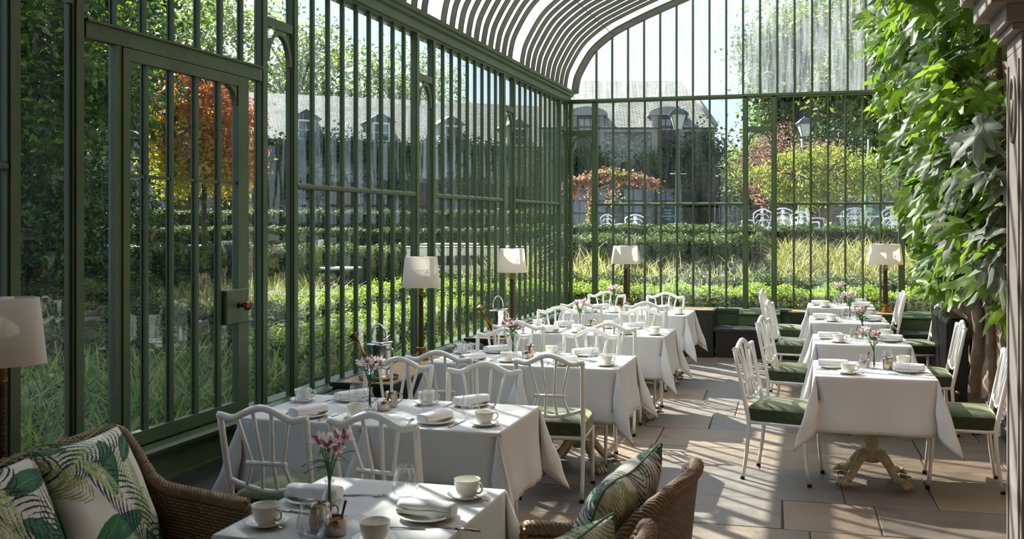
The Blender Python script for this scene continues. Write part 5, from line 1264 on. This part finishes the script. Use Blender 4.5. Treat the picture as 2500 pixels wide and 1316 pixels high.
for cx, wd in ((1.6,.85),(3.75,.45),(5.72,.82)):
    glazed(hs, cx-wd, cx+wd, zb+.2, 3.35, -.12, 4 if wd > .5 else 2, 3, 'curtain', arch=.48 if wd > .5 else .3, name='arched_door')
MB().box(3.2,3.55,-.3,0,3.9,4.6).box(3.22,3.53,-.5,-.3,4.0,4.5).build('wall_lantern', M['castiron'], hs)
tag(hs, 'grey stone house with slate roof, two arched dormers and arched glazed doors', 'house')
def ivy(name, pts, n, leaf, mat, label, cat='climbing plant', sp=.35):
    r = np.random.default_rng(len(label)); C = np.array(pts, float); idx = r.integers(0, len(C), n); P = C[idx][:,:3]+r.normal(0,1,(n,3))*C[idx][:,3:4]*np.array([1,.35,1]); x, y = P[:,0].copy(), P[:,1].copy(); P[:,0] = x*cyaw-y*syaw; P[:,1] = x*syaw+y*cyaw
    V, F = leaf_arrays(P, np.tile([[.3,-.6,.6]], (n,1)), leaf, .8, .6, r); o = npmesh(name, V, F, M[mat]); return tag(o, label, cat)
ivy('ivy_mass', [(6.9,46.5,z_,.55) for z_ in (2.2,3,3.8,4.6,5.2)]+[(7.7,46.4,z_,.5) for z_ in (1.8,2.6,3.4,4.2,4.9)]+[(6.2,46.6,4.4,.4),(5.3,46.6,4.6,.35),(4.6,46.6,4.4,.35)], 10500, .15, 'ivy_leaf', 'dark ivy climbing the corner of the stone house')
ivy('ivy_mass', [(.9,46.6,4.3,.4),(1.7,46.6,4.5,.4),(2.2,46.6,4.2,.3)], 3200, .15, 'ivy_leaf', 'ivy patch under the first dormer of the stone house')
# long wing
a0, a1 = RD(-24,42), RD(.9,52.2); ang = math.atan2(a1[1]-a0[1], a1[0]-a0[0]); LW = math.hypot(a1[0]-a0[0], a1[1]-a0[1])
wg = empty('stone_wing', (a0[0], a0[1], 0), ang)
MB().box(0,LW,0,8,1.0,5.7).build('wall', M['stone'], wg); MB().box(-.1,LW+.1,-.14,0,5.5,5.72).build('gutter', M['render'], wg)
uvbox('roof', [[(-.2,-.25,5.68),(LW+.2,-.25,5.68),(LW+.2,4,8.35),(-.2,4,8.35)], [(LW+.2,8.2,5.68),(-.2,8.2,5.68),(-.2,4,8.35),(LW+.2,4,8.35)]], M['slate'], wg)
for i in range(7):
    x_ = 2.2+i*3.6; dm = MB().box(x_-.6,x_+.6,-.1,2.2,5.5,6.7).build('dormer', M['render'], wg); MB().rings([[(x_+a,yy,z_) for a, z_ in ((-.75,6.68),(0,7.15),(.75,6.68))] for yy in (-.25,2.6)], smooth=False).build('dormer_roof', M['slate'], dm)
    glazed(wg, x_-.35, x_+.35, 5.75, 6.55, -.22, 2, 2, 'dark_pane', 'white_paint')
    glazed(wg, x_-.5, x_+.5, 1.6, 3.5, -.12, 3, 3, 'curtain' if i % 2 else 'dark_pane'); 
    glazed(wg, x_+1.3, x_+2.3, 1.3, 3.6, -.12, 2, 3, 'brown_frame', name='door')
tag(wg, 'long stone wing with pale slate roof and small dormers, behind the side windows', 'house')
def wivy(pts, n, label):
    r = np.random.default_rng(n); C = np.array(pts, float); idx = r.integers(0,len(C),n); P = C[idx][:,:3]+r.normal(0,1,(n,3))*C[idx][:,3:4]*np.array([1,.2,.7]); x, y = P[:,0].copy(), P[:,1].copy()
    P[:,0] = a0[0]+x*math.cos(ang)-y*math.sin(ang); P[:,1] = a0[1]+x*math.sin(ang)+y*math.cos(ang); V, F = leaf_arrays(P, np.tile([[.3,-.6,.6]], (n,1)), .17, .8, .6, r); tag(npmesh('wall_creeper', V, F, M['ivy_leaf']), label, 'climbing plant')
wivy([(x_,-.3,5.2+.3*math.sin(x_),.5) for x_ in np.arange(9,23,.8)]+[(x_,-.25,3.6,.7) for x_ in (11,12.5,17,21)], 11000, 'green creeper hanging along the eaves of the long wing')
# courtyard wall, steps rail
cw = MB().box(7.7, 30, 0, .5, 1.2, 4.04).box(7.7,30,-.06,.56,4.04,4.14).build('courtyard_wall', M['stone']); cw.location = (*RD(0,45),0); cw.rotation_euler.z = yaw; tag(cw, 'high grey rubble-stone wall joining the stone house to the trees', 'wall')
hr = empty('steps_handrail', (*RD(7.9,44),0), yaw); MB().tube([(-.7,0,2.6),(0,0,2.6),(.75,0,2.05)], .02, 6).build('rail', M['white_paint'], hr)
for k in range(8): x_ = -.7+k*.2; MB().tube([(x_,0,1.5),(x_,0,2.6 if x_ < 0 else 2.6-.73*x_)], .012, 5).build('baluster', M['white_paint'], hr)
tag(hr, 'thin pale metal handrail on steps at the corner of the stone house', 'handrail')
# red creeper over an arch
ra = empty('red_creeper', (*RD(0,30),0), yaw); C = []
for i in range(26): u = i/25; C.append((.35+2.75*u, 0, 2.72+.38*math.sin(PI*(.1+.75*u))+(.1 if .3 < u < .6 else 0), .13))
C += [(1.15,0,z_,.10) for z_ in np.arange(1.3,2.8,.1)]+[(1.75,0,2.55,.18),(.6,0,2.6,.12)]; C = np.array(C); r = np.random.default_rng(3); idx = r.integers(0,len(C),3000); P = C[idx][:,:3]+r.normal(0,1,(3000,3))*C[idx][:,3:4]*.75
V, F = leaf_arrays(P, np.tile([[0,-.4,.8]], (3000,1)), .11, .8, .7, r); npmesh('foliage', V, F, M['vine_leaf'], ra)
MB().tube([(1.15,0,1.1),(1.18,0,2.0),(1.3,0,2.75),(2.2,0,3.05),(3.1,0,2.7)], [.05,.04,.03,.02,.01], 7).build('stem', M['bark'], ra); MB().tube([(1.15,0,2.3),(.8,0,2.7),(.35,0,2.8)], .02, 6).build('side_stem', M['bark'], ra)
tag(ra, 'creeper turning red trained in an arch before the stone house', 'climbing plant')
# street lamps
def garden_lamp(R_, D_, ztop, label, post=True):
    o = empty('garden_lamp', (*RD(R_,D_), 0), yaw); zg = 1.15; zt = ztop; s_ = .21
    MB().lathe([(.11,zg),(.11,zg+.25),(.085,zg+.3),(.075,zg+1.9),(.09,zg+1.95),(.05,zg+2.05),(.045,zt-.72),(.06,zt-.7),(.03,zt-.66),(.05,zt-.6)], 14).build('post', M['blue_iron'], o); 
    MB().tube([(-.22,0,zg+1.93),(.22,0,zg+1.93)], .012, 6).build('ladder_bar', M['white_paint'], o)
    q = lambda k, z: [(k,k,z),(-k,k,z),(-k,-k,z),(k,-k,z)]
    MB().rings([q(.10,zt-.6),q(.205,zt-.22)], smooth=False).build('lantern_glass', M['lamp_glass'], o)
    MB().rings([q(.24,zt-.22),q(.25,zt-.19),q(.12,zt-.06),q(.05,zt-.02),q(.02,zt+.03)], smooth=False).build('lantern_roof', M['blue_iron'], o)
    f = MB()
    for sx in (-1,1):
        for sy in (-1,1): f.tube([(sx*.105,sy*.105,zt-.6),(sx*.21,sy*.21,zt-.21)], .010, 5)
    f.build('lantern_frame', M['castiron'], o); tag(o, label, 'lamp post')
garden_lamp(3.40,27,4.92,'tall blue-grey lantern post standing before the second dormer'); garden_lamp(7.75,30.3,5.0,'lantern post half hidden behind the yellow-green tree')
# sign
sg = empty('garden_sign', (*RD(3.18,27.6),.42), yaw); n_ = 16; pts = [(-.22,1.2),(-.22,1.66)]+[(-.22*math.cos(PI*i/n_)*1.0, 1.66+.1*math.sin(PI*i/n_)) for i in range(1,n_)]+[(.22,1.66),(.22,1.2)]
pts = [(x_*1.05,z_+.0) for x_, z_ in pts]; MB().rings([[(x_,y_,z_) for x_, z_ in pts] for y_ in (0,.04)], smooth=False).build('board', M['plaque'], sg); MB().box(-.18,-.14,.0,.04,.8,1.2).box(.14,.18,.0,.04,.8,1.2).build('stand', M['plaque'], sg)
for i, (s_, k) in enumerate((('GRAND',.062),('CANAL',.062),('CONFERENCE',.062),('SUITE',.062))):
    cu = bpy.data.curves.new('lettering', 'FONT'); cu.body = s_; cu.size = k; cu.align_x = 'CENTER'; cu.extrude = .002; cu.materials.append(M['sign_text'])
    tt = bpy.data.objects.new('text', cu); me_ = bpy.data.meshes.new_from_object(tt); bpy.data.objects.remove(tt)
    t_ = bpy.data.objects.new('lettering', me_); COL.objects.link(t_); t_.parent = sg; t_.location = (0,-.004,1.64-i*.085); t_.rotation_euler = (PI/2,0,0)
tag(sg, 'slate-blue arched sign with pale lettering in front of the glazed doors', 'sign')
# white garden furniture
def garden_chair():
    o = empty('garden_chair'); W = M['white_paint']; mb = MB()
    fr_ = smooth_path([(-.17,.19,.43),(-.235,.21,.62),(-.27,.235,.80),(-.22,.24,.86),(-.10,.245,.91),(0,.245,.925),(.10,.245,.91),(.22,.24,.86),(.27,.235,.80),(.235,.21,.62),(.17,.19,.43)], 6); mb.tube(fr_, .014, 8); mb.build('back_frame', W, o)
    m2 = MB()
    for z_, k in ((.85,.05),(.70,.062),(.54,.062)): m2.lathe([(0,-.012),(k*.8,-.01),(k,0),(k*.8,.01),(0,.012)], 12); m2.xf(Matrix.Translation((0,.225,z_)) @ Matrix.Rotation(PI/2, 4, 'X'), len(m2.v)-60)
    m2.tube([(0,.22,.43),(0,.24,.92)], .013, 6)
    for sg_ in (-1,1):
        for z_ in (.46,.62,.76): m2.tube(smooth_path([(sg_*.02,.225,z_+.03),(sg_*.11,.225,z_+.05),(sg_*.20,.22,z_-.03)], 4), .010, 6)
    m2.build('back_scrolls', W, o)
    s_ = MB(); s_.cbox(-.23,.23,-.22,.20,.42,.445,.01); s_.build('seat', W, o)
    for x_ in (-.2,.2):
        MB().tube(smooth_path([(x_,-.2,.42),(x_*1.15,-.23,.25),(x_*1.2,-.25,0)], 4), .014, 7).build('leg', W, o); MB().tube(smooth_path([(x_,.18,.42),(x_*1.1,.2,.22),(x_*1.2,.27,0)], 4), .014, 7).build('leg', W, o)
        MB().tube(smooth_path([(x_*1.25,.22,.66),(x_*1.4,.0,.68),(x_*1.35,-.18,.64),(x_*1.1,-.2,.43)], 5), .012, 7).build('armrest', W, o)
    o['category'] = 'garden chair'; return freeze(o)
GC = garden_chair(); ZG = 1.17
for i, (R_, D_, a, dz, lab) in enumerate(((8.33,23.8,.1,0,'white scroll-backed garden chair standing alone before the post beside the fig'),(7.28,23.55,-.1,0,'white scroll-backed garden chair at the front of the round terrace table'),(6.6,24.6,1.2,0,'white scroll-backed garden chair turned sideways at the round terrace table'),(7.72,25.45,2.9,0,'white scroll-backed garden chair on the far side of the round terrace table'),(6.0,23.4,.2,-.1,'white garden chair low behind the hedge beside the white table top'),(5.72,24.3,.0,0,'white garden chair in front of the pale planter'),(4.65,22.6,-.9,-.05,'single white garden chair seen just right of the middle green post'),(1.55,25.6,.8,-.15,'white garden chair turned towards the long white seat under the red creeper'),(2.12,25.9,-.1,-.15,'white garden chair at the long white seat near the blue-grey lamp post'),(8.0,22.7,.3,-.22,'white garden chair pushed low against the long terrace hedge'))):
    place(GC, (*RD(R_,D_), ZG+dz), yaw+a, lab, group='white ornate garden chairs')
def garden_table(R_, D_, z_, r, label, rect=None):
    o = empty('garden_table', (*RD(R_,D_), z_), yaw)
    if rect: MB().cbox(-rect,rect,-.35,.35,.70,.74,.01).build('tabletop', M['white_paint'], o)
    else: MB().lathe([(0,.70),(r,.70),(r,.735),(0,.735)], 28).build('tabletop', M['white_paint'], o)
    for k in range(4): a = PI/4+k*PI/2; q = r*.75; MB().tube(smooth_path([(q*math.cos(a),q*math.sin(a),.70),(q*.6*math.cos(a),q*.6*math.sin(a),.4),(q*1.0*math.cos(a),q*1.0*math.sin(a),0)], 4), .016, 6).build('leg', M['white_paint'], o)
    tag(o, label, 'garden table')
garden_table(7.62,24.5,ZG,.55,'round white garden table among scroll-backed chairs'); garden_table(5.35,23.6,ZG-.28,.5,'long white garden table top just above the terrace hedge',.75); garden_table(1.85,26.1,ZG-.25,.5,'white garden table below the red creeper',.7)
garden_table(-2.25,21,.55,.5,'white garden table seen between the side window posts',.6)
# modern white seats seen through the glass door side
def modern_seat(R_, D_, z_, a, label):
    o = empty('modern_garden_chair', (*RD(R_,D_), z_), yaw+a)
    MB().rings([[(-.25,-.22,.40),(.25,-.22,.40),(.25,-.22,.44),(-.25,-.22,.44)],[(-.25,.2,.38),(.25,.2,.38),(.25,.2,.42),(-.25,.2,.42)]], smooth=False).build('seat', M['white_paint'], o)
    MB().rings([[(-.25,.18,.38),(.25,.18,.38),(.25,.21,.38),(-.25,.21,.38)],[(-.22,.27,.84),(.22,.27,.84),(.22,.295,.84),(-.22,.295,.84)]], smooth=False).build('backrest', M['white_paint'], o)
    for x_ in (-.22,.22):
        for y_ in (-.2,.2): MB().tube([(x_,y_,.4),(x_,y_,0)], .016, 6).build('leg', M['white_paint'], o)
    o.scale = (1.15,)*3; tag(o, label, 'garden chair')
modern_seat(-5.35,18.6,.44,-1.3,'plain white modern chair outside, just beyond the arched side window'); modern_seat(-4.85,18.9,.44,-1.5,'second plain white modern chair with tall back beside the first'); modern_seat(-6.25,18.8,.42,.4,'white modern chair seen through the glass door bars')
garden_table(-4.2,18.4,.16,.45,'low white table beside the plain modern chairs',.5)
# umbrellas, planter, benches, bottles
def umbrella(R_, D_, label):
    o = empty('furled_umbrella', (*RD(R_,D_), 1.15), yaw); MB().tube([(0,0,0),(0,0,2.9)], .02, 8).build('pole', M['white_paint'], o)
    rings = []
    for z_, k in ((.62,.095),(.9,.10),(1.5,.09),(2.1,.06),(2.6,.03)): rings.append([(k*(1+.22*math.cos(5*2*PI*j/30))*math.cos(2*PI*j/30), k*(1+.22*math.cos(5*2*PI*j/30))*math.sin(2*PI*j/30), z_) for j in range(30)])
    mb = MB().rings(rings); mb.build('canopy', M['umbrella'], o); MB().box(-.075,.075,-.13,-.125,.86,1.0).build('label_panel', M['sign_text'], o)
    MB().rings([[(-.03,-.128,1.05),(.03,-.128,1.05),(.03,-.122,1.05),(-.03,-.122,1.05)],[(-.045,-.118,1.25),(.03,-.118,1.25),(.03,-.112,1.25),(-.045,-.112,1.25)],[(-.02,-.108,1.6),(.02,-.108,1.6),(.02,-.10,1.6),(-.02,-.10,1.6)]], smooth=False).build('white_print', M['sign_text'], o)
    tag(o, label, 'umbrella', 'furled green umbrellas')
umbrella(6.82,27,'furled pale green umbrella left of the yellow-green tree trunk'); umbrella(8.72,27.2,'furled pale green umbrella behind the round terrace table')
pl = MB().rings([[(s_*k-.0,t_*k,z_) for s_, t_ in ((-1,-1),(1,-1),(1,1),(-1,1))] for z_, k in ((0,.17),(.5,.20),(.5,.215),(.56,.215))], smooth=False).build('square_planter', M['planter']); pl.location = (*RD(6.05,26),1.35); pl.rotation_euler.z = yaw; tag(pl, 'pale square planter on the terrace beside the white chairs', 'planter')
def bench_(R0, R1, D_, label):
    o = empty('timber_bench', (*RD((R0+R1)/2,D_),1.2), yaw); h = (R1-R0)/2
    MB().box(-h,h,-.35,.35,.96,1.02).build('top', M['weathered'], o); MB().box(-h,h,-.75,-.5,.5,.55).build('seat', M['weathered'], o); MB().box(-h,h,.5,.75,.5,.55).build('seat', M['weathered'], o)
    for x_ in (-h*.85,h*.85): MB().box(x_-.05,x_+.05,-.6,.6,.42,.5).box(x_-.05,x_+.05,-.3,-.2,0,.96).box(x_-.05,x_+.05,.2,.3,0,.96).build('leg', M['weathered'], o)
    tag(o, label, 'bench')
bench_(8.0,9.3,29.0,'weathered timber picnic table behind the yellow-green tree trunk'); bench_(10.1,12.4,29.5,'weathered timber picnic table half hidden by fig leaves')
for R_, lab in ((8.62,'small clear bottle on the timber table behind the yellow-green tree'),(10.45,'small clear bottle on the timber table beside the fig leaves')):
    b_ = MB().lathe([(0,0),(.05,0),(.055,.01),(.055,.12),(.02,.18),(.018,.25),(0,.25)], 12).build('bottle', M['lamp_glass']); b_.location = (*RD(R_,29.4),2.22); tag(b_, lab, 'bottle')
